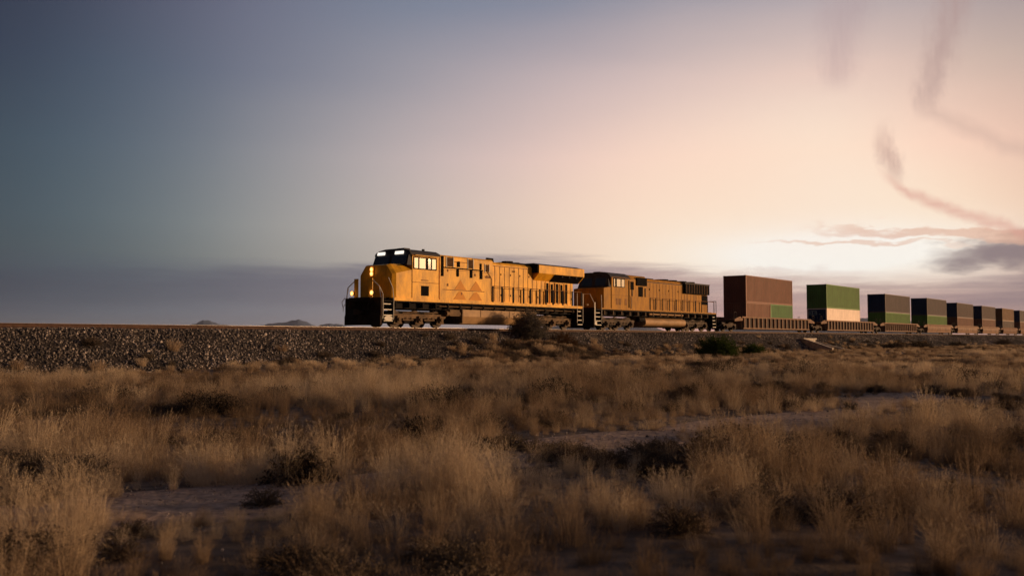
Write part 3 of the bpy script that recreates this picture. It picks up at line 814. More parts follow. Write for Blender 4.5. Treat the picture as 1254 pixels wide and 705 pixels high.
def blade_mat(name, ca, cb, cc, trans=.35):
    """straw: colour varies per clump, slightly from blade to blade"""
    m=bpy.data.materials.new(name); m.use_nodes=True; nt=m.node_tree; L=nt.links
    for n in list(nt.nodes): nt.nodes.remove(n)
    out=nn(nt,'ShaderNodeOutputMaterial')
    at=nn(nt,'ShaderNodeAttribute'); at.attribute_type='INSTANCER'; at.attribute_name='tint'
    tc=nn(nt,'ShaderNodeTexCoord'); no=nn(nt,'ShaderNodeTexNoise'); no.inputs['Scale'].default_value=14
    L.new(tc.outputs['Object'],no.inputs['Vector'])
    ad=nn(nt,'ShaderNodeMath',operation='MULTIPLY_ADD'); L.new(no.outputs['Fac'],ad.inputs[0]); ad.inputs[1].default_value=.5; L.new(at.outputs['Fac'],ad.inputs[2])
    sb=nn(nt,'ShaderNodeMath',operation='SUBTRACT'); L.new(ad.outputs[0],sb.inputs[0]); sb.inputs[1].default_value=.25
    r=nn(nt,'ShaderNodeValToRGB'); e=r.color_ramp.elements; e[0].color=(*ca,1); e[1].color=(*cc,1); q=e.new(.5); q.color=(*cb,1)
    L.new(sb.outputs[0],r.inputs['Fac'])
    q2=e.new(.28); q2.color=(ca[0]*1.5,ca[1]*1.42,ca[2]*1.35,1)
    d=nn(nt,'ShaderNodeBsdfDiffuse'); t=nn(nt,'ShaderNodeBsdfTranslucent'); mx=nn(nt,'ShaderNodeMixShader'); mx.inputs[0].default_value=trans
    L.new(r.outputs[0],d.inputs['Color']); L.new(r.outputs[0],t.inputs['Color']); L.new(d.outputs[0],mx.inputs[1]); L.new(t.outputs[0],mx.inputs[2]); L.new(mx.outputs[0],out.inputs['Surface'])
    return m
STRAW = blade_mat('dry_straw',(.16,.115,.078),(.42,.310,.205),(.72,.58,.41))
SCRUB = blade_mat('grey_scrub',(.075,.058,.044),(.12,.093,.07),(.17,.135,.10),.15)
GREENL = blade_mat('green_leaf',(.05,.075,.018),(.085,.12,.028),(.13,.17,.04),.3)

def tuft(name, nb, h, spread, lean, w, rs, heads=.5, mt=None):
    rng=np.random.default_rng(rs); V=[];F=[]
    for b in range(nb):
        a=rng.uniform(0,2*math.pi); r=spread*math.sqrt(rng.uniform())*.35
        bx,by=r*math.cos(a),r*math.sin(a)
        a2=a+rng.normal(0,.7); ln=abs(rng.normal(0,lean))+.05
        hh=h*rng.uniform(.45,1.05)*(1-.25*min(ln,1))
        dx,dy=math.cos(a2),math.sin(a2)
        sx,sy=-dy,dx
        tw=rng.uniform(0,math.pi); sx,sy=math.cos(tw),math.sin(tw)
        head = rng.uniform()<heads
        ks=[0,.35,.7,1.]; ww=[.8,.9,.6,.12]
        if head: ks=[0,.4,.72,.84,1.]; ww=[.55,.5,.45,1.5,.1]
        base=len(V)
        for k,wk in zip(ks,ww):
            out=ln*h*(k**1.8)*.9
            z=hh*(k-.12*ln*k*k)
            out+=.05*h*k*k*math.sin(b*1.7)
            x=bx+dx*out; y=by+dy*out
            wv=w*wk*.5
            V.append((x-sx*wv,y-sy*wv,z)); V.append((x+sx*wv,y+sy*wv,z))
        for i in range(len(ks)-1):
            q=base+2*i; F.append((q,q+1,q+3,q+2))
    return np_mesh(name,V,F,mt or STRAW)
def shrub(name, nt_, rad, h, rs, mt, leaf=.03, nl=900, twig=True):
    rng=np.random.default_rng(rs); V=[];F=[]
    def quad(p,u,v):
        b=len(V); V.extend([p-u-v,p+u-v,p+u+v,p-u+v]); F.append((b,b+1,b+2,b+3))
    tips=[]
    for i in range(nt_):                                   # twigs fan out from the root
        a=rng.uniform(0,2*math.pi); el=math.acos(rng.uniform(.0,1.)); L_=rng.uniform(.7,1.08)
        d=np.array([math.sin(el)*math.cos(a)*rad,math.sin(el)*math.sin(a)*rad,math.cos(el)*h])*L_
        p0=np.array([0,0,0.]); mid=d*.55+rng.normal(0,.06,3)*rad; mid[2]=abs(mid[2])+.08*h
        side=np.cross(d,rng.normal(0,1,3)); side/=np.linalg.norm(side)+1e-6
        w=.006 if twig else .009
        b=len(V)
        for p,ww in ((p0,w*1.6),(mid,w),(d,w*.35)): V.extend([p-side*ww,p+side*ww])
        F.append((b,b+1,b+3,b+2)); F.append((b+2,b+3,b+5,b+4)); tips.append((mid,d))
    for i in range(nl):
        mid,d=tips[rng.integers(len(tips))]; k=rng.uniform(0,1)**.6
        p=mid*(1-k)+d*k+rng.normal(0,.045,3)*rad; p[2]=max(p[2],.02)
        u=rng.normal(0,1,3); u/=np.linalg.norm(u); v=np.cross(u,rng.normal(0,1,3)); v/=np.linalg.norm(v)
        quad(p,u*leaf*.5*rng.uniform(.6,1.3),v*leaf*.22*rng.uniform(.6,1.3))
    return np_mesh(name,V,F,mt)
def bunch(name, nb, ns, h, spread, lean, rs, w=.0036):
    '''basal leaves plus taller, separate stalks with an airy seed head, all leaning a little with the wind'''
    rng=np.random.default_rng(rs); V=[];F=[]
    def ribbon(pts, ws, tw):
        sx,sy=math.cos(tw),math.sin(tw); base=len(V)
        for p,wv in zip(pts,ws):
            V.append((p[0]-sx*wv,p[1]-sy*wv,p[2])); V.append((p[0]+sx*wv,p[1]+sy*wv,p[2]))
        for i in range(len(pts)-1):
            q=base+2*i; F.append((q,q+1,q+3,q+2))
    def path(L_, ln, a, bx, by, n=5, kink=None):
        dx,dy=math.cos(a),math.sin(a); P_=[]
        for i in range(n):
            k=i/(n-1); o=ln*L_*k**1.7
            if kink and k>kink: o+=(k-kink)*L_*.8; 
            z=L_*k-(.35*ln*L_*k*k) - ((k-kink)*L_*.7 if kink and k>kink else 0)
            P_.append((bx+dx*o+.06*L_*k*k, by+dy*o, max(z,.01)))
        return P_
    for b in range(nb):
        a=rng.uniform(0,6.283); r_=spread*math.sqrt(rng.uniform())*.5
        L_=h*rng.uniform(.22,.68); P_=path(L_,abs(rng.normal(0,lean*1.5))+.08,a+rng.normal(0,.6),r_*math.cos(a),r_*math.sin(a),4)
        ribbon(P_,[w*.5,w*.5,w*.36,w*.06],rng.uniform(0,3.14))
    for b in range(ns):
        a=rng.uniform(0,6.283); r_=spread*math.sqrt(rng.uniform())*.38
        L_=h*rng.uniform(.6,1.12); kink=rng.uniform(.45,.8) if rng.uniform()<.12 else None
        P_=path(L_,abs(rng.normal(0,lean))+.03,a+rng.normal(0,.5),r_*math.cos(a),r_*math.sin(a),6,kink)
        ribbon(P_,[w*.42,w*.4,w*.36,w*.3,w*.26,w*.15],rng.uniform(0,3.14))
        if rng.uniform()<.75:
            top=np.array(P_[-1]); pre=np.array(P_[-3]); ax=top-pre
            for q in range(9):
                k=rng.uniform(.1,1.0); p=pre+ax*k; d=ax*.16+rng.normal(0,.16,3)*np.linalg.norm(ax)*(1.15-k); e=p+d
                sd=np.cross(d,rng.normal(0,1,3)); sd=sd/(np.linalg.norm(sd)+1e-6)*w*.55
                q0=len(V); m_=(p+e)/2; V.extend([tuple(p),tuple(m_+sd),tuple(e),tuple(m_-sd)]); F.append((q0,q0+1,q0+2,q0+3))
    return np_mesh(name,V,F,STRAW)
srcs=[bunch('tuft_a',170,60,.60,.42,.30,1),bunch('tuft_b',200,45,.50,.50,.42,2),bunch('tuft_c',130,80,.82,.34,.20,3),
      bunch('tuft_d',230,25,.38,.55,.55,4),bunch('tuft_e',150,70,.70,.40,.27,5),bunch('tuft_f',190,50,.54,.52,.38,6),
      shrub('tuft_g',160,.42,.36,11,SCRUB,.020,2100),shrub('tuft_h',180,.50,.30,12,SCRUB,.022,2300),
      tuft('tuft_i',240,.40,.75,.5,.010,7,.3),tuft('tuft_j',240,.52,.6,.35,.010,8,.5)]
gcol=src_collection('grass_sources',srcs)
rng=np.random.default_rng(21)
P=[];RO=[];SC=[];VA=[];TI=[]
def addp(x,y,z,sc,v,t,hz=1.):
    P.append((x,y,z)); RO.append((rng.normal(0,.08),rng.normal(0,.08),rng.uniform(0,6.283))); SC.append((sc,sc,sc*hz)); VA.append(v); TI.append(t)
BARE=((-2.7,8.1,.8,.8),(1.2,12.0,1.1,1.3),(3.9,15.3,1.3,1.3),(8.8,20.2,2.2,1.3))
def bare(x,y):
    k=1.6*noise.noise((x*.9,y*.9,14.))
    return min(((x-a)/c)**2+((y-b)/d)**2 for a,b,c,d in BARE)+k*.5
def path_w(x,y):                     # distance to the dirt track's middle
    t=(x-PC[0])*.70+(y-PC[1])*.714; w=(x-PC[0])*.714-(y-PC[1])*.70
    wob=.5*math.sin(t*.21)+.25*math.sin(t*.53+1)
    return abs(w-wob)
def try_grass(r0,r1,dens,coarse):
    a0,a1=R(-38),R(38)
    n=int(dens*.5*(a1-a0)*(r1*r1-r0*r0))
    for _ in range(n):
        r=math.sqrt(rng.uniform(r0*r0,r1*r1)); a=rng.uniform(a0,a1)
        x,y=r*math.sin(a),r*math.cos(a); D=-x*CS+y*SN; s=x*SN+y*CS
        lim=31.6+(3.6 if s>42 else max(0,(s-32)*.36))+1.0*noise.noise((s*.2,1,1))
        if D>lim: continue
        bb=bare(x,y)
        if bb<1 and rng.uniform()>.06: continue
        z=max(g_h(x,y),bal_z(s,D) if D>33.8 else -9)
        pn=noise.noise((x*.16,y*.16,2.)); pm=noise.noise((x*.5,y*.5,8.))
        pw=path_w(x,y)
        if pw<.30 and rng.uniform()>.35: continue
        if pw<.55 and rng.uniform()>.75: continue
        if pn+pm*.7<-.42: t_low=.6
        else: t_low=1.
        pc=noise.noise((x*1.05+9,y*1.05,21.))
        low=.5 if (pc<-.10 and r<40 and rng.uniform()<.6) else 1.
        t=.47+.75*pn+.35*pm+rng.normal(0,.17)
        shr = (noise.noise((x*.33+7,y*.33,5.))>.30 and rng.uniform()<.30) or rng.uniform()<.02
        tall=noise.noise((x*.22+3,y*.22,11.))
        sc=(.56+.26*pn+.2*pm+.6*max(0,tall-.12)*(1 if x>-3.5 else .35))*rng.uniform(.6,1.3)
        sc*=low*t_low*(1+.45*pc)*(.80 if r<11 else .9)
        for a_,b_,c_,d_ in BARE:
            if y>1 and abs(x/y-a_/b_)<c_/b_*1.15 and b_-d_-3.4<y<b_-d_*.3: sc*=.5; break
        if bb<2.2: sc*=.6
        if D>lim-6: sc*=.88
        if r<4.5: sc*=.8
        if shr: addp(x,y,z,max(.5,sc*1.1)*rng.uniform(.7,1.5),6+int(rng.integers(2)),rng.uniform(.1,.9))
        else:
            v=int(rng.integers(8,10)) if coarse else int(rng.integers(0,6))
            addp(x,y,z,max(.22,sc),v,min(1,max(0,t)),rng.uniform(.8,1.2))
try_grass(2.2,14,21,False)
try_grass(14,34,13.0,False)
try_grass(34,75,4.2,True)
try_grass(75,190,1.1,True)
# scattered weeds up the stone slope, and brush on the hump
for _ in range(420):
    s=rng.uniform(5,140); D=34.2+abs(rng.normal(0,1.1)); 
    if D>37.3 or 89<s<99: continue
    p=W(s,D); dens=.5+.8*noise.noise((s*.15,4,4))+(.5 if s>72 else 0)
    if rng.uniform()>dens: continue
    z=max(g_h(p.x,p.y),bal_z(s,D))-.02
    if rng.uniform()<.45: addp(p.x,p.y,z,rng.uniform(.6,1.3),6+int(rng.integers(2)),rng.uniform(.2,.9))
    else: addp(p.x,p.y,z,rng.uniform(.6,1.1),int(rng.integers(8,10)),rng.uniform(.3,.9))
for _ in range(150):
    s=46.5+rng.normal(0,3.2); D=34.8+rng.normal(0,1.3)
    if D>37.5: continue
    p=W(s,D); z=max(g_h(p.x,p.y),bal_z(s,D))-.02
    addp(p.x,p.y,z,rng.uniform(.7,1.5),6+int(rng.integers(2)) if rng.uniform()<.6 else int(rng.integers(8,10)),rng.uniform(.3,1))
scatter('dry_grass',P,RO,SC,VA,TI,gcol)
print('grass points',len(P))

# stones
STONE=bpy.data.materials.new('stone'); STONE.use_nodes=True
nt=STONE.node_tree; at=nn(nt,'ShaderNodeAttribute'); at.attribute_type='INSTANCER'; at.attribute_name='tint'
r=nn(nt,'ShaderNodeValToRGB'); e=r.color_ramp.elements; e[0].color=(.045,.038,.036,1); e[1].color=(.60,.51,.46,1); q=e.new(.6); q.color=(.22,.185,.168,1)
nt.links.new(at.outputs['Fac'],r.inputs['Fac']); nt.links.new(r.outputs[0],nt.nodes['Principled BSDF'].inputs['Base Color']); nt.nodes['Principled BSDF'].inputs['Roughness'].default_value=.85
import bmesh
rocks=[]
for k in range(6):
    bm=bmesh.new(); bmesh.ops.create_icosphere(bm,subdivisions=1,radius=1)
    rr=random.Random(k)
    for v in bm.verts: v.co*=rr.uniform(.72,1.15); v.co.z*=.65; v.co.x*=1.25
    me=bpy.data.meshes.new('stone_%s'%'abcdef'[k]); bm.to_mesh(me); bm.free(); me.materials.append(STONE)
    rocks.append(bpy.data.objects.new(me.name,me))
rcol=src_collection('stone_sources',rocks)
n=60000
u=rng.uniform(0,1,n); s_=5+(u**1.35)*215; D_=rng.uniform(33.9,DT-1.15,n)
P=[];RO=[];SC=[];VA=[];TI=[]
for s,D in zip(s_,D_):
    p=W(s,D); z=bal_z(s,D)
    if g_h(p.x,p.y)>z+.05: continue
    sz=rng.uniform(.026,.066)*(1.35 if rng.uniform()<.15 else 1)*(1+.6*max(0,(s-70)/150))
    if D>DT-2.0: z-=.03
    P.append((p.x,p.y,z+sz*.1)); RO.append(tuple(rng.uniform(0,6.28,3)*np.array([.3,.3,1]))); SC.append((sz,sz,sz)); VA.append(int(rng.integers(6))); TI.append(float(np.clip(rng.beta(1.2,2.4)+.25*noise.noise((s*.4,D*.8,6))+.35*noise.noise((s*.09,D*.3,16)),0,1)))
for _ in range(5200):                # pebbles on and beside the dirt track
    t_=rng.uniform(-4,34); w_=rng.normal(0,1.3); x,y=path_pt(t_,w_)
    sz=rng.uniform(.005,.014)*(2.2 if rng.uniform()<.08 else 1)
    P.append((x,y,g_h(x,y)+.016)); RO.append(tuple(rng.uniform(0,6.28,3)*np.array([.3,.3,1]))); SC.append((sz,sz,sz)); VA.append(int(rng.integers(6))); TI.append(float(rng.uniform(.3,.9)))
scatter('ballast_stones',P,RO,SC,VA,TI,rcol)

# ------------------------------------------------------------------ bushes that stand out
def bush(s,D,rad,h,mt,label,seed,cat='bush',group=None,leaf=.035,nl=5000,nt_=320,sink=.05):
    p=W(s,D); z=max(g_h(p.x,p.y),bal_z(s,D) if D>33.8 else -9)-sink
    t=empty('bush',(p.x,p.y,z)); tag(t,label,cat,group)
    o=shrub('foliage',nt_,rad,h,seed,mt,leaf,nl); COL.objects.link(o); o.parent=t
    rg=random.Random(seed); m=MB()
    for _ in range(9):
        a=rg.uniform(0,6.28); q=rg.uniform(.3,.75)
        m.cyl((0,0,-.05),(math.cos(a)*rad*q*.7,math.sin(a)*rad*q*.7,h*.5),.022,5,r1=.008)
    m.build('stem',TIE,t)
    return t
GREYB=blade_mat('grey_brush',(.13,.115,.10),(.18,.16,.14),(.25,.22,.195),.35)
BRNB=blade_mat('brown_brush',(.09,.052,.03),(.13,.078,.045),(.17,.11,.065),.25)
bush(48.3,37.1,1.4,1.95,GREYB,'tall dark twiggy bush on the embankment top, in front of the lead engine',31,leaf=.07,nl=15000,nt_=600)
bush(50.6,36.0,1.15,1.15,BRNB,'rounded brown bush just right of and below the tall dark one',32,leaf=.05,nl=5000)
bush(59.6,29.0,1.75,1.7,GREENL,'large rounded green bush at the foot of the stone slope',33,leaf=.08,nl=12000)
bush(67.1,29.5,1.15,1.0,GREENL,'small green bush to the right of the large green one',34,leaf=.07,nl=5000)
bush(44.0,35.2,.8,.75,SCRUB,'low dark bush on the hump left of the rounded brown one',35,leaf=.04,nl=3500)
for k,(s,D,r_,h_) in enumerate(((118,33.6,1.6,.9),(131,33.8,1.9,1.0),(150,33.5,1.5,.9),(186,34,2.0,1.3))):
    bush(s,D,r_,h_,SCRUB,'low dark bush at the foot of the embankment below the container cars',40+k,group='dark bushes below the container cars',leaf=.08,nl=3000)
for k,(x,y,r_,h_) in enumerate(((.9,19.5,.75,.6),(-1.4,18.0,.8,.55),(-5.4,16.5,.8,.5),(2.6,10.6,.6,.45),(-2.1,9.3,.45,.42),(9.6,30,1.2,.8),(6.8,31,1.2,.8),(-1.2,12.2,.5,.42),(13.4,27,1.1,.65),(4.2,20.5,.6,.45),(-8.5,19,.9,.5))):
    s=x*SN+y*CS; D=-x*CS+y*SN
    bush(s,D,r_,h_,SCRUB,'low dark scrubby bush among the dry grass',60+k,group='low dark bushes in the grass',leaf=.03,nl=3800,nt_=260)

# concrete culvert head with a wing wall running down the slope
CONC=mat('old_concrete',(.62,.55,.47),.85,var=.15,scale=4,dirt=(.15,.12,.1),dirtamt=.5,bump=.3)
t=empty('culvert',W(95,36.4,.0),TROT); tag(t,'pale concrete culvert head with a sloping wing wall on the stone bank','culvert')
m=MB(); m.box(-.2,3.2,-.25,.05,.0,1.2); m.box(-.4,3.4,-.32,.1,1.2,1.34); m.build('headwall',CONC,t)
m=MB(); m.hexa([(-.3,-.2,-.2),(.15,-.2,-.2),(-2.5,-4.2,-.2),(-2.95,-4.2,-.2)],[(-.3,-.2,1.32),(.2,-.2,1.32),(-2.45,-4.2,.35),(-2.95,-4.2,.35)]); m.build('wing_wall',CONC,t)
m=MB(); m.hexa([(3.0,-.2,-.2),(3.3,-.2,-.2),(6.2,-3.2,-.2),(5.9,-3.2,-.2)],[(3.0,-.2,1.0),(3.3,-.2,1.0),(6.2,-3.2,.05),(5.9,-3.2,.05)]); m.build('wing_wall',CONC,t)
m=MB(); m.cyl((1.5,-.27,.35),(1.5,-.22,.35),.33,18); m.build('pipe_mouth',GRILLE,t)

# ------------------------------------------------------------------ sky
SUN_AZ, SUN_EL = 84., 6.5
HAZE_D = 3.0e-5
world=bpy.data.worlds.new('World'); scene.world=world; world.use_nodes=True
nt=world.node_tree; L=nt.links
for n in list(nt.nodes): nt.nodes.remove(n)
out=nn(nt,'ShaderNodeOutputWorld'); bg=nn(nt,'ShaderNodeBackground'); L.new(bg.outputs[0],out.inputs[0])
tc=nn(nt,'ShaderNodeTexCoord'); sep=nn(nt,'ShaderNodeSeparateXYZ'); L.new(tc.outputs['Generated'],sep.inputs[0])
def M(op,a,b=None,c=None,clamp=False):
    n=nn(nt,'ShaderNodeMath',operation=op); n.use_clamp=clamp
    for i,v in enumerate((a,b,c)):
        if v is None: continue
        if isinstance(v,(int,float)): n.inputs[i].default_value=v
        else: L.new(v,n.inputs[i])
    return n.outputs[0]
AZ=M('MULTIPLY',M('ARCTAN2',sep.outputs[0],sep.outputs[1]),180/math.pi)
EL=M('MULTIPLY',M('ARCSINE',sep.outputs[2]),180/math.pi)
AZN=M('MULTIPLY_ADD',AZ,1/360.,.5)
azs=[-180,-100,-55,-29.2,-23,-16.3,-8,0,7,13.7,18,21,25,29.2,40,60,85,115,180]
# rows of the evening sky by elevation: colours as the eye sees them (sRGB), one per azimuth
sky_rows=[
 (0.0, [(34,35,43),(37,39,46),(46,48,54),(84,92,104),(100,106,116),(124,123,132),(154,146,150),(166,150,150),(216,160,154),(242,172,160),(242,172,160),(242,172,160),(214,156,150),(178,142,136),(190,150,130),(235,190,140),(250,205,150),(171,123,102),(34,35,43)]),
 (1.6, [(34,35,43),(37,39,47),(44,46,54),(80,88,102),(94,102,114),(116,118,129),(144,139,146),(158,144,146),(216,160,154),(242,172,160),(242,172,160),(242,172,160),(214,156,150),(168,138,138),(190,150,130),(240,190,140),(255,215,160),(171,123,102),(34,35,43)]),
 (3.4, [(32,35,44),(35,39,47),(42,46,54),(68,78,92),(82,92,104),(108,110,120),(138,134,140),(170,158,158),(206,180,168),(224,192,176),(222,192,176),(218,186,171),(206,176,164),(176,148,145),(190,150,135),(240,200,160),(255,225,175),(166,127,110),(32,35,44)]),
 (4.8, [(32,37,46),(35,40,48),(42,48,56),(68,82,92),(88,100,107),(134,137,136),(184,174,167),(214,193,175),(251,220,193),(255,241,209),(255,253,223),(255,255,226),(255,229,197),(231,191,165),(210,170,150),(240,205,175),(250,220,185),(161,127,114),(32,37,46)]),
 (7.0, [(32,37,47),(35,40,50),(40,46,56),(66,82,94),(90,104,112),(138,142,143),(192,181,174),(226,202,185),(252,221,197),(255,245,222),(255,255,239),(255,255,237),(255,235,207),(242,203,177),(210,172,155),(225,195,175),(230,205,180),(152,123,114),(32,37,47)]),
 (11.0, [(32,37,48),(35,40,51),(40,46,57),(62,78,92),(84,98,112),(128,133,141),(185,174,174),(220,193,187),(247,213,197),(255,227,207),(255,235,214),(255,231,209),(255,216,195),(237,197,177),(205,170,158),(205,180,168),(205,185,170),(142,118,112),(32,37,48)]),
 (15.6, [(32,36,48),(35,39,51),(39,44,57),(52,60,80),(77,90,107),(111,116,134),(150,149,159),(187,172,175),(211,188,185),(229,202,191),(233,204,191),(233,204,191),(217,189,177),(199,177,165),(185,160,156),(180,162,158),(178,165,158),(133,112,110),(32,36,48)]),
 (20.5, [(32,35,48),(35,38,51),(37,42,56),(46,52,70),(74,77,98),(107,109,129),(123,131,149),(133,137,155),(145,145,159),(160,155,165),(165,158,167),(167,159,165),(163,156,163),(144,136,146),(145,132,146),(145,135,146),(145,138,146),(114,101,106),(32,35,48)]),
 (40., [(28,29,39),(30,31,40),(33,34,43),(45,46,58),(51,52,63),(57,55,69),(58,68,80),(66,73,83),(72,77,87),(75,81,88),(77,82,90),(79,82,90),(79,82,90),(79,82,90),(83,80,94),(83,80,92),(83,80,91),(62,57,67),(28,29,39)]),
 (88.,  [(48,56,82)]*19),
]
prev=None; prev_el=None
def ramp(row):
    r=nn(nt,'ShaderNodeValToRGB'); cr=r.color_ramp; cr.interpolation='B_SPLINE'
    e=cr.elements
    e[0].position=0; e[0].color=(*lin(row[0]),1); e[1].position=1; e[1].color=(*lin(row[-1]),1)
    for a,c in list(zip(azs,row))[1:-1]:
        q=e.new((a+180)/360); q.color=(*lin(c),1)
    L.new(AZN,r.inputs[0]); return r.outputs[0]
# slow undulation so that the layers are not ruled lines
nz=nn(nt,'ShaderNodeTexNoise'); nz.inputs['Scale'].default_value=3.5; nz.inputs['Detail'].default_value=4
mpz=nn(nt,'ShaderNodeMapping'); mpz.inputs['Scale'].default_value=(1,1,5); L.new(tc.outputs['Generated'],mpz.inputs[0]); L.new(mpz.outputs[0],nz.inputs['Vector'])
ELW=M('ADD',EL,M('MULTIPLY',M('SUBTRACT',nz.outputs['Fac'],.5),1.6))
acc=None
for el,row in sky_rows:
    c=ramp(row)
    if acc is None: acc=c
    else:
        f=M('DIVIDE',M('SUBTRACT',ELW,prev_el),el-prev_el,clamp=True)
        mx=nn(nt,'ShaderNodeMix',data_type='RGBA'); L.new(f,mx.inputs[0]); L.new(acc,mx.inputs[6]); L.new(c,mx.inputs[7]); acc=mx.outputs[2]
    prev_el=el
def mixc(a, col, fac):
    mx=nn(nt,'ShaderNodeMix',data_type='RGBA'); L.new(a,mx.inputs[6])
    if isinstance(col,tuple): mx.inputs[7].default_value=(*lin(col),1)
    else: L.new(col,mx.inputs[7])
    L.new(fac,mx.inputs[0]); return mx.outputs[2]
def fbm(scale, sx, sy, off=0., detail=6, rough=.55):
    cv=nn(nt,'ShaderNodeCombineXYZ'); L.new(M('MULTIPLY',AZ,sx),cv.inputs[0]); L.new(M('MULTIPLY',EL,sy),cv.inputs[1]); cv.inputs[2].default_value=off
    n=nn(nt,'ShaderNodeTexNoise'); n.inputs['Scale'].default_value=scale; n.inputs['Detail'].default_value=detail; n.inputs['Roughness'].default_value=rough
    L.new(cv.outputs[0],n.inputs['Vector']); return n.outputs['Fac']
def sstep(x,a,b):
    n=nn(nt,'ShaderNodeMapRange',interpolation_type='SMOOTHSTEP'); L.new(x,n.inputs[0]); n.inputs[1].default_value=a; n.inputs[2].default_value=b; return n.outputs[0]
def curve(x, x0, x1, pts, y0, y1):
    """piecewise curve y(x) for cloud centre lines, in degrees"""
    xn=M('DIVIDE',M('SUBTRACT',x,x0),x1-x0,clamp=True)
    fc=nn(nt,'ShaderNodeFloatCurve'); c=fc.mapping.curves[0]
    P_=[((a-x0)/(x1-x0),(b-y0)/(y1-y0)) for a,b in pts]
    c.points[0].location=P_[0]; c.points[1].location=P_[-1]
    for p in P_[1:-1]: c.points.new(*p)
    fc.mapping.update(); L.new(xn,fc.inputs['Value'])
    return M('MULTIPLY_ADD',fc.outputs[0],y1-y0,y0)
gx=M('DIVIDE',M('SUBTRACT',AZ,18.5),11.5); gy=M('DIVIDE',M('SUBTRACT',EL,5.6),3.6)
gg=M('POWER',2.718,M('MULTIPLY',M('ADD',M('MULTIPLY',gx,gx),M('MULTIPLY',gy,gy)),-1.))
acc=mixc(acc,(255,230,206),M('MULTIPLY',gg,.8))
gx=M('DIVIDE',M('SUBTRACT',AZ,19.3),8.2); gy=M('DIVIDE',M('SUBTRACT',EL,5.0),1.6)
gg=M('POWER',2.718,M('MULTIPLY',M('ADD',M('MULTIPLY',gx,gx),M('MULTIPLY',gy,gy)),-1.))
acc=mixc(acc,(255,251,243),M('MULTIPLY',gg,1.45,clamp=True))
gx=M('DIVIDE',M('SUBTRACT',AZ,15.5),10.5); gy=M('DIVIDE',M('SUBTRACT',EL,9.5),3.4)
gg=M('POWER',2.718,M('MULTIPLY',M('ADD',M('MULTIPLY',gx,gx),M('MULTIPLY',gy,gy)),-1.))
acc=mixc(acc,(255,216,192),M('MULTIPLY',gg,.5))
# low lavender cloud bank along the horizon
bank_top=M('ADD',curve(AZ,-30,30,[(-30,3.9),(-16,4.3),(-6,4.8),(0,5.2),(6,5.0),(10,4.4),(14,3.75),(20,3.35),(30,3.5)],2,6),M('MULTIPLY',M('SUBTRACT',fbm(1.,.11,1.3,3.,8,.6),.5),3.2))
bank_low=M('ADD',curve(AZ,-30,30,[(-30,1.2),(-10,1.2),(2,.9),(10,.1),(30,.1)],0,2),M('MULTIPLY',M('SUBTRACT',fbm(1.,.10,1.1,5.),.5),2.0))
bank=M('MULTIPLY',sstep(M('SUBTRACT',bank_top,EL),-.35,.9),sstep(M('SUBTRACT',EL,bank_low),0.,2.0))
bank=M('MULTIPLY',bank,M('MULTIPLY_ADD',fbm(1.,.12,1.6,8.,8,.6),1.3,.15),clamp=True)
bcol=ramp([(40,46,62)]*3+[(62,70,86),(78,85,98),(98,99,112),(124,118,128),(136,126,136),(162,138,142),(174,146,146),(178,150,148),(174,148,146),(160,136,140),(140,122,132)]+[(150,130,130)]*4+[(40,46,62)])
acc=mixc(acc,bcol,bank)
# dark cloud at the right with a ragged edge, and thin streaks over the glow
wx=M('ADD',AZ,M('MULTIPLY',M('SUBTRACT',fbm(1.,.35,.9,12.),.5),5.0)); wy=M('ADD',EL,M('MULTIPLY',M('SUBTRACT',fbm(1.,.3,.9,15.),.5),2.4))
def ell(cx,cy,rx,ry,tilt=0.):
    dx=M('DIVIDE',M('SUBTRACT',wx,cx),rx); dy=M('DIVIDE',M('SUBTRACT',M('SUBTRACT',wy,cy),M('MULTIPLY',M('SUBTRACT',wx,cx),tilt)),ry)
    return M('ADD',M('MULTIPLY',dx,dx),M('MULTIPLY',dy,dy))
e1=sstep(ell(29.6,4.75,5.0,1.05,.04),1.5,.15)
acc=mixc(acc,(134,118,124),M('MULTIPLY',e1,.95))
e2=sstep(ell(26,5.9,7.5,.30,-.09),1.4,.1)
acc=mixc(acc,(222,168,142),M('MULTIPLY',e2,.6))
e3=sstep(ell(20.5,5.65,5.5,.16,-.06),1.5,.1)
acc=mixc(acc,(226,178,152),M('MULTIPLY',e3,.55))
e4=sstep(ell(14,3.6,9,.5,.0),1.4,.1)
acc=mixc(acc,(200,166,158),M('MULTIPLY',e4,.3))
# hooked cirrus: a falling plume that bends into a long streak to the right
fine=fbm(1.,.9,.5,21.,8,.65)
strand=fbm(1.,2.6,.28,33.,7,.6)
strand2=fbm(1.,.35,3.2,37.,7,.6)
def plume(c_pts,e0,e1_,w0,w1,colr,am):
    cx=curve(EL,e0,e1_,c_pts,18,32)
    d=M('ABSOLUTE',M('SUBTRACT',M('ADD',AZ,M('MULTIPLY',M('SUBTRACT',fine,.5),2.4)),cx))
    w=M('MULTIPLY_ADD',M('DIVIDE',M('SUBTRACT',EL,e0),e1_-e0,clamp=True),w1-w0,w0)
    f=sstep(M('SUBTRACT',1.,M('DIVIDE',d,w),clamp=True),0.,1.)
    f=M('MULTIPLY',f,M('MULTIPLY_ADD',sstep(strand,.3,.7),.4,.6))
    f=M('MULTIPLY',f,M('MULTIPLY',sstep(EL,e0-.6,e0+1.0),sstep(EL,e1_+1.0,e1_-1.6)))
    return mixc(acc,colr,M('MULTIPLY',f,am))
acc=plume([(9.0,23.1),(10.0,22.7),(11.0,22.4),(12.3,22.2)],9.0,12.0,1.0,.8,(192,154,144),.7)
cy=curve(AZ,22,31,[(22,9.6),(22.9,8.8),(24.2,8.0),(25.9,7.2),(27.5,6.5),(31,5.0)],4,12)
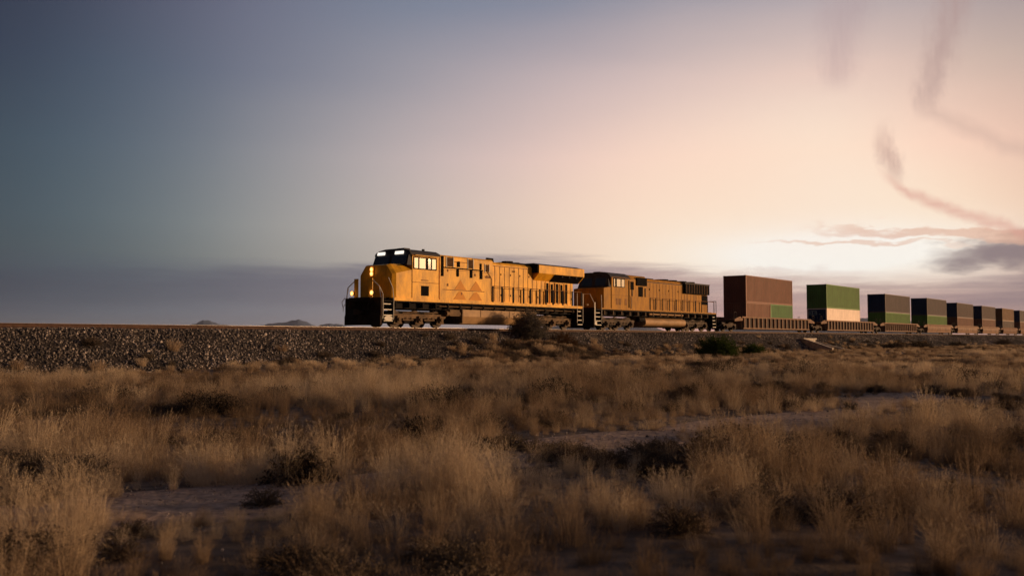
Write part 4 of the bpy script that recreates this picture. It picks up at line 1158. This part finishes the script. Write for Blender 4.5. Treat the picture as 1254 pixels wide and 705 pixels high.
dd=M('ABSOLUTE',M('SUBTRACT',M('ADD',EL,M('MULTIPLY',M('SUBTRACT',fine,.5),1.1)),cy))
fw=M('MULTIPLY',M('MULTIPLY',sstep(M('SUBTRACT',1.,M('DIVIDE',dd,.62),clamp=True),0.,1.),M('MULTIPLY_ADD',sstep(strand2,.3,.7),.25,.75)),M('MULTIPLY',sstep(AZ,21.6,23.6),.7))
acc=mixc(acc,(222,166,150),fw)
acc=plume([(12.8,24.7),(14.5,24.9),(16.5,25.6),(20,26.7),(23,27.4)],12.8,23,1.1,2.1,(176,146,142),.6)
acc=plume([(14.5,19.6),(17,20.0),(22,20.8)],14.5,20.0,1.6,2.6,(168,140,146),.35)
dd2=M('ABSOLUTE',M('SUBTRACT',M('ADD',EL,M('MULTIPLY',M('SUBTRACT',fine,.5),1.2)),curve(AZ,23,32,[(23,13.4),(25.5,12.4),(28,10.9),(32,9.2)],8,14)))
acc=mixc(acc,(200,168,156),M('MULTIPLY',M('SUBTRACT',1.,M('DIVIDE',dd2,.8),clamp=True),M('MULTIPLY',sstep(AZ,23.8,25.2),.4)))
# the physical sky of the same low sun adds a little to the whole dome
skyt=nn(nt,'ShaderNodeTexSky'); skyt.sky_type='NISHITA'; skyt.sun_disc=False; skyt.sun_elevation=R(SUN_EL); skyt.sun_rotation=R(SUN_AZ)
skyt.air_density=1.; skyt.dust_density=2.
sm=nn(nt,'ShaderNodeVectorMath',operation='SCALE'); L.new(skyt.outputs[0],sm.inputs[0]); sm.inputs['Scale'].default_value=.004
ad=nn(nt,'ShaderNodeVectorMath',operation='ADD'); L.new(acc,ad.inputs[0]); L.new(sm.outputs[0],ad.inputs[1])
L.new(ad.outputs[0],bg.inputs['Color']); bg.inputs['Strength'].default_value=1.0

sd=bpy.data.lights.new('sun','SUN'); sd.energy=3.6; sd.angle=R(3.0); sd.color=(1.,.60,.30)
so=bpy.data.objects.new('sun',sd); COL.objects.link(so)
dirv=Vector((math.sin(R(SUN_AZ))*math.cos(R(SUN_EL)),math.cos(R(SUN_AZ))*math.cos(R(SUN_EL)),math.sin(R(SUN_EL))))
so.rotation_euler=dirv.to_track_quat('Z','Y').to_euler()

HZ=bpy.data.materials.new('haze_air'); HZ.use_nodes=True; hn=HZ.node_tree
hn.nodes.remove(hn.nodes['Principled BSDF']); pv=nn(hn,'ShaderNodeVolumePrincipled'); pv.inputs['Color'].default_value=(.74,.82,1,1); pv.inputs['Density'].default_value=HAZE_D; pv.inputs['Anisotropy'].default_value=.2
hn.links.new(pv.outputs[0],[n for n in hn.nodes if n.type=='OUTPUT_MATERIAL'][0].inputs['Volume'])
m=MB(); m.box(-21000,21000,-21000,21000,-3.5,300); o=m.build('haze',HZ); tag(o,kind='stuff')

# ------------------------------------------------------------------ camera
cd=bpy.data.cameras.new('camera'); cam=bpy.data.objects.new('camera',cd); COL.objects.link(cam); scene.camera=cam
cd.sensor_width=36; cd.lens=1120/1254*36; cd.clip_start=.1; cd.clip_end=60000
PITCH=math.atan((413.3-352.5)/1120)
cam.location=(0,0,CAMZ); cam.rotation_euler=(R(90)+PITCH,0,0)
cd.dof.use_dof=True; cd.dof.focus_distance=60; cd.dof.aperture_fstop=2.6
vs_=scene.view_settings; vs_.view_transform='Standard'; vs_.look='None'; vs_.gamma=1; vs_.exposure=0
scene.render.resolution_x=1024; scene.render.resolution_y=575
